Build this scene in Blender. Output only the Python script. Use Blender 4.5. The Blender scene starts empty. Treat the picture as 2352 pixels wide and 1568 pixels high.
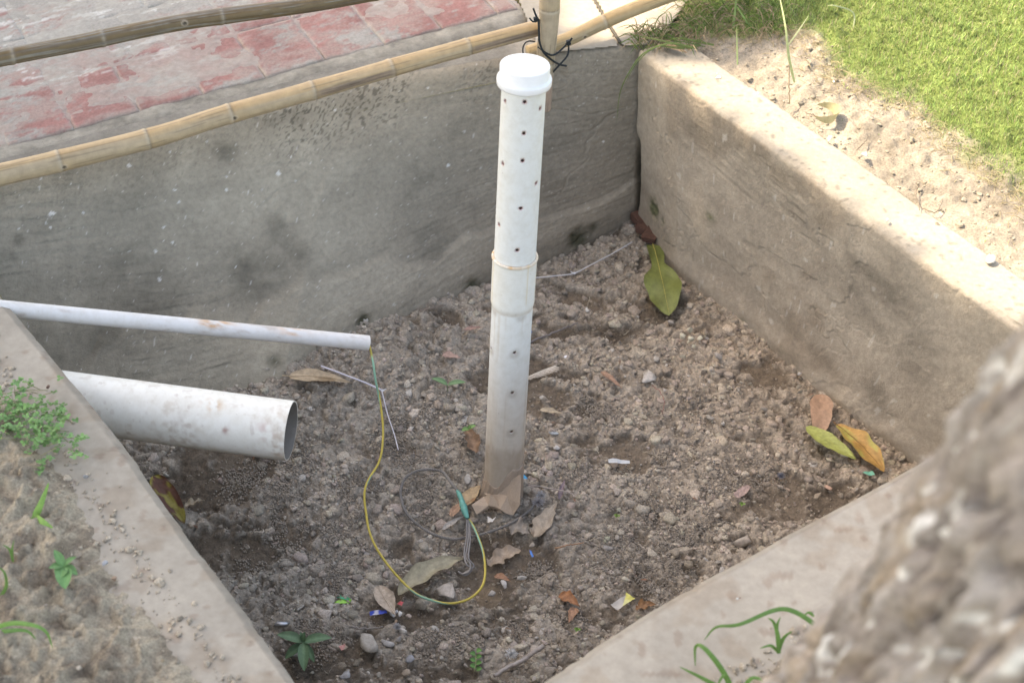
import bpy, bmesh, math, random
import numpy as np
from mathutils import Vector, Matrix
random.seed(7); rng = np.random.default_rng(11)
SC = bpy.context.scene
COL = SC.collection
# ---------------------------------------------------------------- camera
FPX, W_, H_ = 3800.0, 2352.0, 1568.0
TH, ROLL, CH, G = math.radians(41.2), math.radians(1.3), 3.48, 0.65
camF = np.array([0, math.cos(TH), -math.sin(TH)])
_R = np.array([1., 0, 0]); _D = np.array([0, -math.sin(TH), -math.cos(TH)])
camR = _R*math.cos(ROLL)+_D*math.sin(ROLL); camD = -_R*math.sin(ROLL)+_D*math.cos(ROLL)
camO = np.array([0, 0, CH])
cd = bpy.data.cameras.new('camera'); cam = bpy.data.objects.new('camera', cd); COL.objects.link(cam)
cd.sensor_width = 36; cd.lens = FPX/W_*36; cd.clip_end = 2000; cd.clip_start = .05
cd.dof.use_dof = True; cd.dof.focus_distance = 4.75; cd.dof.aperture_fstop = 3.4; cd.dof.aperture_blades = 0
cam.matrix_world = Matrix(((camR[0], -camD[0], -camF[0], 0), (camR[1], -camD[1], -camF[1], 0), (camR[2], -camD[2], -camF[2], CH), (0, 0, 0, 1)))
SC.camera = cam
# ---------------------------------------------------------------- light
SUN_EL, SUN_AZ = math.radians(56), math.radians(-72)   # azimuth from +Y, clockwise
sunv = np.array([math.sin(SUN_AZ)*math.cos(SUN_EL), math.cos(SUN_AZ)*math.cos(SUN_EL), math.sin(SUN_EL)])
w = bpy.data.worlds.new('World'); SC.world = w; w.use_nodes = True
nt = w.node_tree; bg = nt.nodes['Background']
sky = nt.nodes.new('ShaderNodeTexSky'); sky.sky_type = 'NISHITA'; sky.sun_disc = False
sky.sun_elevation = SUN_EL; sky.sun_rotation = SUN_AZ % (2*math.pi); sky.air_density = 1.0; sky.dust_density = 3.0
nt.links.new(sky.outputs[0], bg.inputs[0]); bg.inputs[1].default_value = .15
sl = bpy.data.lights.new('sun', 'SUN'); sl.energy = 2.0; sl.angle = math.radians(.6); sl.color = (1, .96, .91)
so = bpy.data.objects.new('sun', sl); COL.objects.link(so)
so.rotation_euler = Vector(tuple(sunv)).to_track_quat('Z', 'Y').to_euler(); so.location = (-5, 2, 9)
SC.view_settings.view_transform = 'Standard'; SC.view_settings.look = 'None'
SC.view_settings.exposure = 2.17; SC.view_settings.use_white_balance = True; SC.view_settings.white_balance_temperature = 8300; SC.view_settings.white_balance_tint = 10; SC.view_settings.gamma = 1; SC.view_settings.use_curve_mapping = False

# ---------------------------------------------------------------- geometry helpers
def ray(x, y): return camF+camR*(x-W_/2)/FPX+camD*(y-H_/2)/FPX
def P(x, y, z=0.0):                       # sight line through a point of the photo met with a level plane
    d = ray(x, y); return camO+d*((z-CH)/d[2])
def PD(x, y, dep): return camO+ray(x, y)*dep
def PP(x, y, o, n):
    d = ray(x, y); return camO+d*(np.dot(o-camO, n)/np.dot(d, n))
def proj(p):
    v = np.asarray(p)-camO; return W_/2+FPX*v@camR/(v@camF), H_/2+FPX*v@camD/(v@camF), v@camF
def _h(ix, iy, iz, s):
    n = (ix.astype(np.int64)*374761393+iy.astype(np.int64)*668265263+iz.astype(np.int64)*2147483647+s*1274126177) & 0xffffffff
    n = ((n ^ (n >> 13))*1274126177) & 0xffffffff
    n = ((n ^ (n >> 15))*2246822519) & 0xffffffff
    return ((n ^ (n >> 16)) & 0xffffff)/float(0xffffff)
def vn(x, y, z=None, s=0):
    x = np.asarray(x, float); y = np.asarray(y, float); z = np.zeros_like(x) if z is None else np.asarray(z, float)
    ix, iy, iz = np.floor(x), np.floor(y), np.floor(z); fx, fy, fz = x-ix, y-iy, z-iz
    fx, fy, fz = [f*f*f*(f*(f*6-15)+10) for f in (fx, fy, fz)]
    r = 0
    for dz in ((0, 1) if np.any(fz) else (0,)):
        for dy in (0, 1):
            for dx in (0, 1):
                r = r+_h(ix+dx, iy+dy, iz+dz, s)*(fx if dx else 1-fx)*(fy if dy else 1-fy)*(fz if dz else 1-fz)
    return r*2-1
def fb(x, y, z=None, o=4, s=0, g=.5):
    r = 0; a = 1; t = 0
    for i in range(o):
        k = 2.03**i; r = r+a*vn(np.asarray(x)*k+i*7.3, np.asarray(y)*k-i*3.1, None if z is None else np.asarray(z)*k, s+i); t += a; a *= g
    return r/t*1.6
def ss(a, b, x): t = np.clip((x-a)/(b-a), 0, 1); return t*t*(3-2*t)
def lumps(x, y, cell, s, rmin=.25, rmax=.6, p=1.0):       # rounded lumps, one at most per cell
    gx, gy = x/cell, y/cell; ix, iy = np.floor(gx), np.floor(gy); out = np.zeros_like(gx)
    for dx in (-1, 0, 1):
        for dy in (-1, 0, 1):
            cx, cy = ix+dx, iy+dy; z0 = np.zeros_like(cx)
            jx, jy, jr, jp = _h(cx, cy, z0, s), _h(cx, cy, z0+1, s), _h(cx, cy, z0+2, s), _h(cx, cy, z0+3, s)
            r = (rmin+(rmax-rmin)*jr)*(jp < p)
            ang = jr*40; ca, sa = np.cos(ang), np.sin(ang); ex = gx-cx-jx; ey = gy-cy-jy
            px = (ex*ca+ey*sa)*1.3; py = (-ex*sa+ey*ca)*.9; d = np.maximum(np.abs(px), np.maximum(np.abs(.5*px+.87*py), np.abs(.5*px-.8*py)))
            out = np.maximum(out, np.minimum(np.sqrt(np.clip(r*r-d*d, 0, None)), r*(.42+.5*jy)+.35*px*(r > 0)))
    return out*cell
ROOT = {}
def mesh(name, V, Fq, mat=None, smooth=False, col=None, uv=None):
    me = bpy.data.meshes.new(name); V = np.asarray(V, np.float32)
    if isinstance(Fq, np.ndarray):
        n, k = Fq.shape; me.vertices.add(len(V)); me.vertices.foreach_set('co', V.ravel())
        me.loops.add(n*k); me.loops.foreach_set('vertex_index', Fq.astype(np.int32).ravel())
        me.polygons.add(n); me.polygons.foreach_set('loop_start', np.arange(0, n*k, k, dtype=np.int32))
        me.update(calc_edges=True); me.validate()
    else: me.from_pydata([tuple(v) for v in V], [], [tuple(f) for f in Fq]); me.update()
    if smooth: me.polygons.foreach_set('use_smooth', np.ones(len(me.polygons), bool))
    if col is not None:
        a = me.color_attributes.new('Col', 'FLOAT_COLOR', 'POINT'); c = np.ones((len(V), 4), np.float32); c[:, :3] = np.clip(col, .004, .9)
        a.data.foreach_set('color', c.ravel())
    if mat: me.materials.append(mat)
    return me
def tag(o, label=None, cat=None, group=None, kind=None):
    for k, v in (('label', label), ('category', cat), ('group', group), ('kind', kind)):
        if v: o[k] = v
    return o
def obj(name, V, F, mat=None, parent=None, loc=None, smooth=False, col=None, **kw):
    V = np.asarray(V, float)
    if parent is not None: loc = ROOT[parent.name]
    elif loc is None: loc = np.array([V[:, 0].mean(), V[:, 1].mean(), V[:, 2].min()])
    loc = np.asarray(loc, float)
    o = bpy.data.objects.new(name, mesh(name, V-loc, F, mat, smooth, col)); COL.objects.link(o)
    if parent is not None: o.parent = parent
    else: o.location = loc
    ROOT[o.name] = loc
    return tag(o, **kw)
def empty(name, loc, label, cat, group=None):
    o = bpy.data.objects.new(name, None); COL.objects.link(o); o.location = tuple(loc); o.empty_display_size = .1
    ROOT[o.name] = np.asarray(loc, float); return tag(o, label, cat, group)
def gridF(n, m, wrap=False):             # n rows, m columns
    i = np.arange(n-1)[:, None]; j = np.arange(m if wrap else m-1)[None]; j2 = (j+1) % m
    return np.stack([i*m+j, i*m+j2, (i+1)*m+j2, (i+1)*m+j], -1).reshape(-1, 4)
def spline(pts, n=8):
    p = [np.asarray(q, float) for q in pts]; p = [2*p[0]-p[1]]+p+[2*p[-1]-p[-2]]; out = []
    for i in range(1, len(p)-2):
        for k in range(n):
            t = k/n; out.append(.5*((2*p[i])+(-p[i-1]+p[i+1])*t+(2*p[i-1]-5*p[i]+4*p[i+1]-p[i+2])*t*t+(-p[i-1]+3*p[i]-3*p[i+1]+p[i+2])*t**3))
    out.append(p[-2]); return np.array(out)
def frames(path):
    T = np.gradient(path, axis=0); T /= np.linalg.norm(T, axis=1)[:, None]+1e-12
    a = np.cross(T[0], [0, 0, 1.]);  a = a if np.linalg.norm(a) > .1 else np.cross(T[0], [1., 0, 0]); A = []
    for t in T:
        a = a-t*np.dot(a, t); a = a/np.linalg.norm(a); A.append(a)
    A = np.array(A); return T, A, np.cross(T, A)
def tube(path, r, k=10, cap=True):
    path = np.asarray(path, float); n = len(path); r = np.broadcast_to(r, (n,)) if np.ndim(r) < 2 else r
    T, A, B = frames(path); th = np.arange(k)*2*np.pi/k
    rr = r[:, None] if np.ndim(r) < 2 else r
    V = path[:, None]+(A[:, None]*np.cos(th)[None, :, None]+B[:, None]*np.sin(th)[None, :, None])*rr[..., None]
    F = [tuple(f) for f in gridF(n, k, True)]
    if cap: F += [tuple(range(k))[::-1], tuple((n-1)*k+i for i in range(k))]
    return V.reshape(-1, 3), F
def lathe(prof, k=64):                   # prof: list of (r, z) in local axis
    th = np.arange(k)*2*np.pi/k; p = np.array(prof)
    V = np.stack([p[:, 0, None]*np.cos(th), p[:, 0, None]*np.sin(th), np.broadcast_to(p[:, 1, None], (len(p), k))], -1)
    return V.reshape(-1, 3), gridF(len(p), k, True)
def join(parts):
    V = []; F = []; o = 0
    for v, f in parts:
        V.append(np.asarray(v)); F += [tuple(int(i)+o for i in q) for q in f]; o += len(v)
    return np.concatenate(V), F
def box(c, X, Y, Z):                     # half-vectors
    c, X, Y, Z = [np.asarray(q, float) for q in (c, X, Y, Z)]
    V = [c+a*X+b*Y+d*Z for d in (-1, 1) for b in (-1, 1) for a in (-1, 1)]
    return np.array(V), [(0, 2, 3, 1), (4, 5, 7, 6), (0, 1, 5, 4), (2, 6, 7, 3), (0, 4, 6, 2), (1, 3, 7, 5)]
# ---------------------------------------------------------------- materials
def nodes(name, rough=.9, spec=.3):
    m = bpy.data.materials.new(name); m.use_nodes = True; n = m.node_tree; b = n.nodes['Principled BSDF']
    b.inputs['Roughness'].default_value = rough; b.inputs['Specular IOR Level'].default_value = spec
    return m, n, b
def N(n, typ, **kw):
    o = n.nodes.new('ShaderNode'+typ)
    for k, v in kw.items():
        if k in o.inputs: o.inputs[k].default_value = v
        else: setattr(o, k, v)
    return o
def noise(n, src, scale, detail=5, rough=.6, stretch=None):
    if stretch is not None:
        mp = N(n, 'Mapping'); mp.inputs['Scale'].default_value = stretch; n.links.new(src, mp.inputs[0]); src = mp.outputs[0]
    t = N(n, 'TexNoise', Scale=scale, Detail=detail, Roughness=rough); n.links.new(src, t.inputs['Vector']); return t.outputs['Fac']
def ramp(n, src, stops):
    r = N(n, 'ValToRGB'); n.links.new(src, r.inputs[0]); e = r.color_ramp.elements
    while len(e) < len(stops): e.new(.5)
    for q, (p, c) in zip(e, stops): q.position = p; q.color = (*c, 1) if len(c) == 3 else c
    return r.outputs[0]
def mix(n, a, b, f, mode='MIX'):
    m = N(n, 'Mix', data_type='RGBA', blend_type=mode)
    for s, v in ((m.inputs[6], a), (m.inputs[7], b), (m.inputs[0], f)):
        if isinstance(v, (int, float)): s.default_value = v
        elif isinstance(v, tuple): s.default_value = (*v, 1)
        else: n.links.new(v, s)
    return m.outputs[2]
def bump(n, b, h, strength, dist):
    q = N(n, 'Bump', Strength=strength, Distance=dist); n.links.new(h, q.inputs['Height'])
    n.links.new(q.outputs[0], b.inputs['Normal']); return q
def vc(name, nscale=120, amp=.3, bscale=250, bdist=.001, bstr=.6, rough=.92, spec=.2, stretch=None, colour=None, transl=0):
    m, n, b = nodes(name, rough, spec)
    tc = N(n, 'TexCoord').outputs['Object']
    if colour is None: c = N(n, 'Attribute', attribute_name='Col').outputs['Color']
    else: c = N(n, 'RGB'); c.outputs[0].default_value = (*colour, 1); c = c.outputs[0]
    f = noise(n, tc, nscale, 6, .65, stretch)
    g = ramp(n, f, [(.3, (1-amp,)*3), (.7, (1+amp*.6,)*3)])
    c = mix(n, c, g, 1.0, 'MULTIPLY'); n.links.new(c, b.inputs['Base Color'])
    bump(n, b, noise(n, tc, bscale, 6, .7, stretch), bstr, bdist)
    if transl:
        t = N(n, 'BsdfTranslucent'); n.links.new(c, t.inputs[0]); mx = N(n, 'MixShader'); mx.inputs[0].default_value = transl
        n.links.new(b.outputs[0], mx.inputs[1]); n.links.new(t.outputs[0], mx.inputs[2]); n.links.new(mx.outputs[0], n.nodes['Material Output'].inputs[0])
    return m
M_wall = vc('trowelled_plaster', 60, .18, 130, .003, 1.0, .95)
M_curb = vc('smooth_cement', 45, .12, 90, .0008, .5, .9)
M_soil = vc('dry_soil', 160, .42, 280, .004, 1.0, .97)
M_clod = vc('soil_clods', 200, .4, 260, .003, 1.0, .97)
M_stone = vc('stone', 90, .3, 200, .001, .7, .85)
M_tile = vc('worn_red_tile', 110, .22, 160, .0008, .6, .8, .3)
M_leaf = vc('leaf_skin', 90, .22, 160, .0006, .5, .55, .4, transl=.15)
M_grass = vc('grass_blades', 30, .2, 60, .0002, .2, .6, .3, transl=.35)
M_bark = vc('flaking_bark', 70, .35, 60, .004, .9, .9)
M_vc = vc('painted_scrap', 80, .1, 100, .0004, .3, .5, .4)
def C(*c): return np.array(c, float)

# =============================================================== pit layout (metres, from sight lines on level planes)
pA, pB, pC, pD = [np.array(q) for q in ((-1.46, 3.66), (.41, 4.78), (1.44, 3.22), (-.284, 2.01))]
def L2(x, y, z=0.): return P(x, y, z)
# back wall: crease (top edge) and base
def poly(pts): return np.array(pts)
bt = np.array([P(-160, 468, G), P(0, 412, G), P(400, 306, G), P(797, 196, G), P(1240, 128, G), P(1459, 108, G), P(1530, 103, G)])
def tilt(x, y):                          # the soil banks up towards the back left corner
    u = (x-.42)*.88+(y-4.67)*.475; v = -((x-.42)*-.475+(y-4.67)*.88)
    return .19*ss(-.25, -1.5, u)*ss(1.25, .1, v)
def PT(x, y):
    q = P(x, y)
    for _ in range(6): q = P(x, y, float(tilt(q[0], q[1])))
    return q
bb = np.array([PT(-160, 1190), PT(0, 1120), PT(240, 1036), PT(640, 880), PT(1160, 622), PT(1452, 503), PT(1525, 465)])
rt = np.array([P(1466, 116, G), P(1556, 187, G), P(1780, 350, G), P(2025, 530, G), P(2352, 768, G), P(2620, 960, G)])
rb = np.array([P(1456, 503), P(1556, 630), P(1740, 760), P(1870, 880), P(2083, 1040), P(2500, 1350)])
lt = np.array([P(-200, 420, G), P(54, 738, G), P(274, 1007, G), P(480, 1290, G), P(687, 1568, G), P(900, 1860, G)])
ft = np.array([P(820, 1810, G), P(1233, 1568, G), P(1556, 1361, G), P(2059, 1085, G), P(2450, 880, G)])
def alongpoly(pl, s):                    # s in 0..1 by length
    d = np.r_[0, np.cumsum(np.linalg.norm(np.diff(pl, axis=0), axis=1))]; q = np.asarray(s)*d[-1]
    return np.stack([np.interp(q, d, pl[:, k]) for k in range(pl.shape[1])], -1)
def param_x(pl, s, a, b):                # same parameter on top and base: fraction across the horizontal run
    return alongpoly(pl, s)
# ---- pit floor heights
gx0, gx1, gy0, gy1, GS = -1.75, 1.75, 1.75, 4.95, .004
gx = np.arange(gx0, gx1, GS); gy = np.arange(gy0, gy1, GS); GX, GY = np.meshgrid(gx, gy)
low = fb(GX*1.3, GY*1.3, o=3, s=3)*.012+tilt(GX, GY)
wx = GX+.012*fb(GX*30, GY*30, o=2, s=8); wy = GY+.012*fb(GX*30+9, GY*30, o=2, s=9)
moist = .95*ss(.12, .46, fb(GX*3.6+3, GY*5.2, o=5, s=21, g=.68))            # bare dark damp patches
cl = np.maximum(lumps(wx, wy, .075, 1, .2, .5, .55)*.45, np.maximum(lumps(wx, wy, .04, 2, .25, .6, .75)*.55, lumps(wx, wy, .02, 3, .3, .65, .85)*.6))
tiny = lumps(wx, wy, .0115, 4, .35, .62, .9)*.7
FZ = low+.0022*fb(GX*95, GY*95, o=2, s=6)*(1-.6*moist)+1.5*cl*(1-.75*moist)+tiny*(1-.6*moist)+.003*fb(GX*40, GY*40, o=3, s=5)-.010*moist
def floor_z(x, y):
    i = np.clip(((np.asarray(y)-gy0)/GS).astype(int), 0, len(gy)-1); j = np.clip(((np.asarray(x)-gx0)/GS).astype(int), 0, len(gx)-1); return FZ[i, j]
def moist_at(x, y):
    i = np.clip(((np.asarray(y)-gy0)/GS).astype(int), 0, len(gy)-1); j = np.clip(((np.asarray(x)-gx0)/GS).astype(int), 0, len(gx)-1); return moist[i, j]
def hull_floor(x, y):
    r = .03; return float(max(floor_z(np.array(x+dx), np.array(y+dy)) for dx in (-r, 0, r) for dy in (-r, 0, r)))
def PF(x, y, up=0.):                      # a spot on the pit floor
    q = P(x, y, .01+up)
    for _ in range(6): q = P(x, y, hull_floor(q[0], q[1])*.97+.005+up)
    return q
def PS(x, y, h=0.):                       # a height above the smooth lie of the soil
    q = P(x, y, .02+h)
    for _ in range(6): q = P(x, y, float(tilt(q[0], q[1]))+.018+h)
    return q
def inside(x, y, poly2, grow=0.):         # convex, clockwise or not
    c = np.mean(poly2, axis=0); r = np.ones_like(np.asarray(x, float), bool)
    for i in range(len(poly2)):
        a, b = poly2[i], poly2[(i+1) % len(poly2)]; e = b-a; nn = np.array([-e[1], e[0]])/np.hypot(*e)
        if np.dot(c-a, nn) < 0: nn = -nn
        r &= ((x-a[0])*nn[0]+(y-a[1])*nn[1]) > -grow
    return r
PIT = np.array([bb[0][:2], bb[-1][:2], rb[-1][:2]+0, ft[0][:2]+[-.2, -.3], lt[0][:2]])
PITQ = np.array([bt[0][:2], bt[-1][:2], rt[-1][:2], lt[-1][:2]])
# =============================================================== pit floor
c0, c1 = C(.375, .326, .266), C(.145, .113, .083)
def soil_col(x, y, m, hgt=None, s=50):
    k = m[..., None]; n1 = fb(x*9, y*9, o=4, s=s)[..., None]; n2 = fb(x*70, y*70, o=3, s=s+3)[..., None]
    warm = ss(-.3, .8, x)[..., None]
    c = c0*(1-.04*warm*C(-1, 0, 1))*(1+.13*n1+.14*n2); c = c*(1-k)+c1*(1+.25*n1+.2*n2)*k
    return c
fm = inside(GX, GY, PITQ, .12)
Vf = np.stack([GX, GY, FZ], -1).reshape(-1, 3)
crev = ss(.0, .008, cl+tiny)                                          # shade in the gaps between lumps, painted in as dark soil colour
kk = np.clip(moist+.6*(1-crev)*(1-moist), 0, 1)
Cf = soil_col(GX, GY, kk).reshape(-1, 3)
Ff = gridF(len(gy), len(gx)); keep = fm.ravel()[Ff].all(1); Ff = Ff[keep]
used = np.unique(Ff); rem = np.full(len(Vf), -1); rem[used] = np.arange(len(used))
obj('pit_floor_soil', Vf[used], rem[Ff], M_soil, loc=(0, 3.3, 0), smooth=True, col=Cf[used], kind='structure')

# rocks -------------------------------------------------------
def rock_template(sub, planes, seed, flat=.7, rough=.0, dr=(.45, .85)):
    bm = bmesh.new(); bmesh.ops.create_icosphere(bm, subdivisions=sub, radius=1); r = np.random.default_rng(seed)
    V = np.array([v.co[:] for v in bm.verts]); F = np.array([[v.index for v in f.verts] for f in bm.faces]); bm.free()
    for _ in range(planes):
        n = r.normal(size=3); n /= np.linalg.norm(n); d = r.uniform(*dr); q = V@n; V = V-np.clip(q-d, 0, None)[:, None]*n
    if rough: V *= 1+rough*r.normal(size=(len(V), 1))
    V *= [1, r.uniform(.6, .95), flat*r.uniform(.6, 1.1)]
    return V, F
T1 = [rock_template(1, 5, i, .62, .05) for i in range(14)]
T0 = [rock_template(1, 0, 90+i, .9, .06) for i in range(4)]
TI = [rock_template(2, 12, 40+i, .75, .01, (.35, .72)) for i in range(10)]
def rotz(a): c, s = math.cos(a), math.sin(a); return np.array([[c, -s, 0], [s, c, 0], [0, 0, 1]])
def rotx(a): c, s = math.cos(a), math.sin(a); return np.array([[1, 0, 0], [0, c, -s], [0, s, c]])
def scatter(pos, size, temps, cols, tiltamp=.5, r=rng):
    Vs, Fs, Cs = [], [], []; o = 0; T = r.integers(0, len(temps), len(pos))
    for k, (V, F) in enumerate(temps):
        idx = np.nonzero(T == k)[0]; n = len(idx)
        if not n: continue
        a = r.uniform(0, 6.28, n); b = r.normal(0, tiltamp, n); ca, sa, cb, sb = np.cos(a), np.sin(a), np.cos(b), np.sin(b)
        R = np.zeros((n, 3, 3)); R[:, 0, 0] = ca; R[:, 0, 1] = -sa*cb; R[:, 0, 2] = sa*sb; R[:, 1, 0] = sa; R[:, 1, 1] = ca*cb; R[:, 1, 2] = -ca*sb; R[:, 2, 1] = sb; R[:, 2, 2] = cb
        W = np.einsum('nij,vj->nvi', R, V)*size[idx, None, None]+pos[idx, None]
        Vs.append(W.reshape(-1, 3)); Fs.append((F[None]+(np.arange(n)*len(V))[:, None, None]+o).reshape(-1, 3)); o += n*len(V)
        Cs.append(np.repeat(cols[idx], len(V), 0))
    return np.concatenate(Vs), np.concatenate(Fs), np.concatenate(Cs)
def rand_pit(n, grow=-.02):
    x = rng.uniform(-1.6, 1.6, n); y = rng.uniform(1.9, 4.75, n); k = inside(x, y, np.array([bb[0][:2], bb[-1][:2], rb[-1][:2], lt[-1][:2]]), grow); return x[k], y[k]
def crumbs(n, lo, med, hi, temps, keepm, up_=.2, tl=.35):
    x, y = rand_pit(n); m = moist_at(x, y); clus = fb(x*5, y*5, o=3, s=77); k = rng.random(len(x)) < (1-keepm*m)*(.45+.55*ss(-.4, .4, clus)); x, y, m = x[k], y[k], m[k]
    sz = np.clip(med*np.exp(rng.normal(0, .45, len(x))), lo, hi)*(1-.3*m)
    cc = soil_col(x, y, .55*m)*C(1.06, 1.06, 1.07)*(1+rng.normal(0, .12, (len(x), 1)))*(1+rng.normal(0, .02, (len(x), 3))); pale = rng.random(len(x)) < .03; cc[pale] = C(.47, .43, .38)*(1+rng.normal(0, .08, (pale.sum(), 1)))
    return scatter(np.stack([x, y, floor_z(x, y)+sz*up_], -1), sz, temps, cc, tl)
def plate(seed):                         # a flat angular flake of crust
    r = np.random.default_rng(seed); n = r.integers(5, 8); a = np.sort(np.arange(n)*2*np.pi/n+r.uniform(-.35, .35, n)); q = r.uniform(.6, 1.05, n); th_ = r.uniform(.16, .38)
    ring = np.stack([q*np.cos(a), q*np.sin(a)*r.uniform(.6, 1)], -1); tz = r.uniform(-.12, .12, 2)
    V = [[*(p*.93), -th_] for p in ring]+[[*p, th_*.4+p@tz] for p in ring]+[[*(p*.8), th_+p@tz] for p in ring]+[[*ring.mean(0), th_*1.08]]; F = []
    for k in range(2):
        for i in range(n): j = (i+1) % n; F += [[k*n+i, k*n+j, (k+1)*n+j], [k*n+i, (k+1)*n+j, (k+1)*n+i]]
    F += [[2*n+i, 2*n+(i+1) % n, 3*n] for i in range(n)]; return np.array(V, float), np.array(F)
T2 = [plate(200+i) for i in range(26)]+[rock_template(1, 9, 200+i, .50, .07, (.30, .72)) for i in range(8)]
A_ = crumbs(36000, .0015, .0030, .006, T0, .5); B__ = crumbs(24000, .0045, .0070, .018, T2, .68, .08, .42)
T3 = [plate(500+i) for i in range(40)]
C__ = crumbs(3400, .010, .0150, .030, T3, .72, -.05, .22); nA, nB = len(A_[0]), len(B__[0])
V = np.concatenate([A_[0], B__[0], C__[0]]); F = np.concatenate([A_[1], B__[1]+nA, C__[1]+nA+nB]); K = np.concatenate([A_[2], B__[2], C__[2]])
tag(obj('soil_crumbs', V, F, M_clod, loc=(0, 3.3, 0), col=K), 'loose dry crumbs and chips of grey brown soil strewn over the pit floor', 'soil crumbs', kind='stuff')
# castings: patches of tiny round pellets
px_ = [(1420, 1180), (1560, 1240), (1500, 1330), (1010, 1480), (900, 1040), (640, 1110), (590, 1270), (720, 1240), (1040, 1040), (1300, 1440), (1640, 1120), (560, 1110), (700, 1060), (1380, 940), (1200, 1430), (780, 1340), (840, 1130),
       (1240, 1310), (1500, 1070), (1650, 900), (970, 1150), (690, 1420), (760, 1470), (1380, 1280), (1740, 1080), (1580, 1140), (940, 960), (1330, 1090), (820, 1230), (660, 1190), (1120, 1460), (1480, 1180), (1470, 1250), (1610, 1200), (1560, 1290)]
xs, ys = [], []
for i, (a, b) in enumerate(px_):
    q = PT(a, b); n = 640; rr = rng.normal(0, 1, (n, 2))*[.045, .028]*rng.uniform(.7, 1.2); an = rng.uniform(0, 3.1); rr = rr@rotz(an)[:2, :2]; xs.append(q[0]+rr[:, 0]); ys.append(q[1]+rr[:, 1])
x = np.concatenate(xs); y = np.concatenate(ys); k = inside(x, y, PITQ, -.03) & (fb(x*16, y*16, o=3, s=31) > -.25); x, y = x[k], y[k]
sz = rng.uniform(.0024, .0038, len(x)); cc = C(.31, .265, .215)*(1+rng.normal(0, .07, (len(x), 1)))*np.ones(3)
V, F, K = scatter(np.stack([x, y, floor_z(x, y)+sz*rng.uniform(.2, 1.2, len(x))], -1), sz, T0, cc)
tag(obj('soil_pellets', V, F, M_clod, loc=(0, 3.3, 0), smooth=True, col=K), 'patches of tiny round worm cast pellets lying on the pit soil', 'soil pellets', kind='stuff')

# =============================================================== walls
def wall(name, top, bot, toff, width, colour_fn, disp_fn, label, nu, nz=150, depth=1.0):
    """inner face from base to crease (rounded), then the level top 'width' deep, in one displaced sheet, closed behind"""
    s = np.linspace(0, 1, nu); T = alongpoly(top, s); ix = (s); B = np.stack([np.interp(s, np.linspace(0, 1, len(bot)), bot[:, k]) for k in range(3)], -1)
    st = np.linspace(0, 1, len(top)); T = np.stack([np.interp(s, st, top[:, k]) for k in range(3)], -1)
    d = np.gradient(T[:, :2], axis=0); d = np.stack([np.convolve(np.pad(d[:, k], 20, 'edge'), np.ones(41)/41, 'valid') for k in (0, 1)], -1); d /= np.linalg.norm(d, axis=1)[:, None]
    out = np.stack([-d[:, 1], d[:, 0]], -1)*toff           # pointing into the wall body
    Ls = np.r_[0, np.cumsum(np.linalg.norm(np.diff(T, axis=0), axis=1))]; jit = out*(.0014*fb(Ls*9, Ls*0, o=4, s=9)+.0032*ss(.45, .7, fb(Ls*14, Ls*0+4, o=3, s=10)))[:, None]; T0_ = T.copy(); T[:, :2] += jit
    rows, info = [], []
    zz = np.linspace(-.06, 1, nz)
    R = .018
    for t in zz:
        p = B+(T0_-B)*t; p = p.copy(); p[:, :2] += jit*float(ss(.88, 1., t))
        zz_ = p[:, 2]
        near = np.clip((zz_-(G-R))/R, 0, 1); p[:, :2] += out*(R*(1-np.sqrt(np.clip(1-near**2, 0, 1))))[:, None]
        rows.append(p); info.append(0)
    nt_ = 34
    for q in np.linspace(0.02, 1, nt_):
        p = T.copy(); p[:, :2] += out*(R+(width-R)*q); rows.append(p); info.append(1)
    p = rows[-1].copy(); p[:, 2] -= .35; rows.append(p); info.append(2)
    V = np.array(rows); L = np.r_[0, np.cumsum(np.linalg.norm(np.diff(T0_, axis=0), axis=1))]; U = np.broadcast_to(L, V.shape[:2])
    isn = np.array(info)[:, None]*np.ones(V.shape[1])
    top_ = np.clip(isn, 0, 1)
    dn, dt = disp_fn(U, V[..., 2], V); 
    n3 = np.zeros_like(V); n3[..., :2] = -out; n3 *= (1-top_)[..., None]
    V = V+n3*dn[..., None]; V[..., 2] += np.where(isn == 1, dt, 0)
    K = colour_fn(U, V[..., 2], V, top_)
    return V.reshape(-1, 3), gridF(V.shape[0], V.shape[1]), K.reshape(-1, 3)
def near(V, c, r, sx=1.): return np.exp(-(np.linalg.norm((V-c)*[1, 1, sx], axis=-1)/r)**2)
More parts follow.
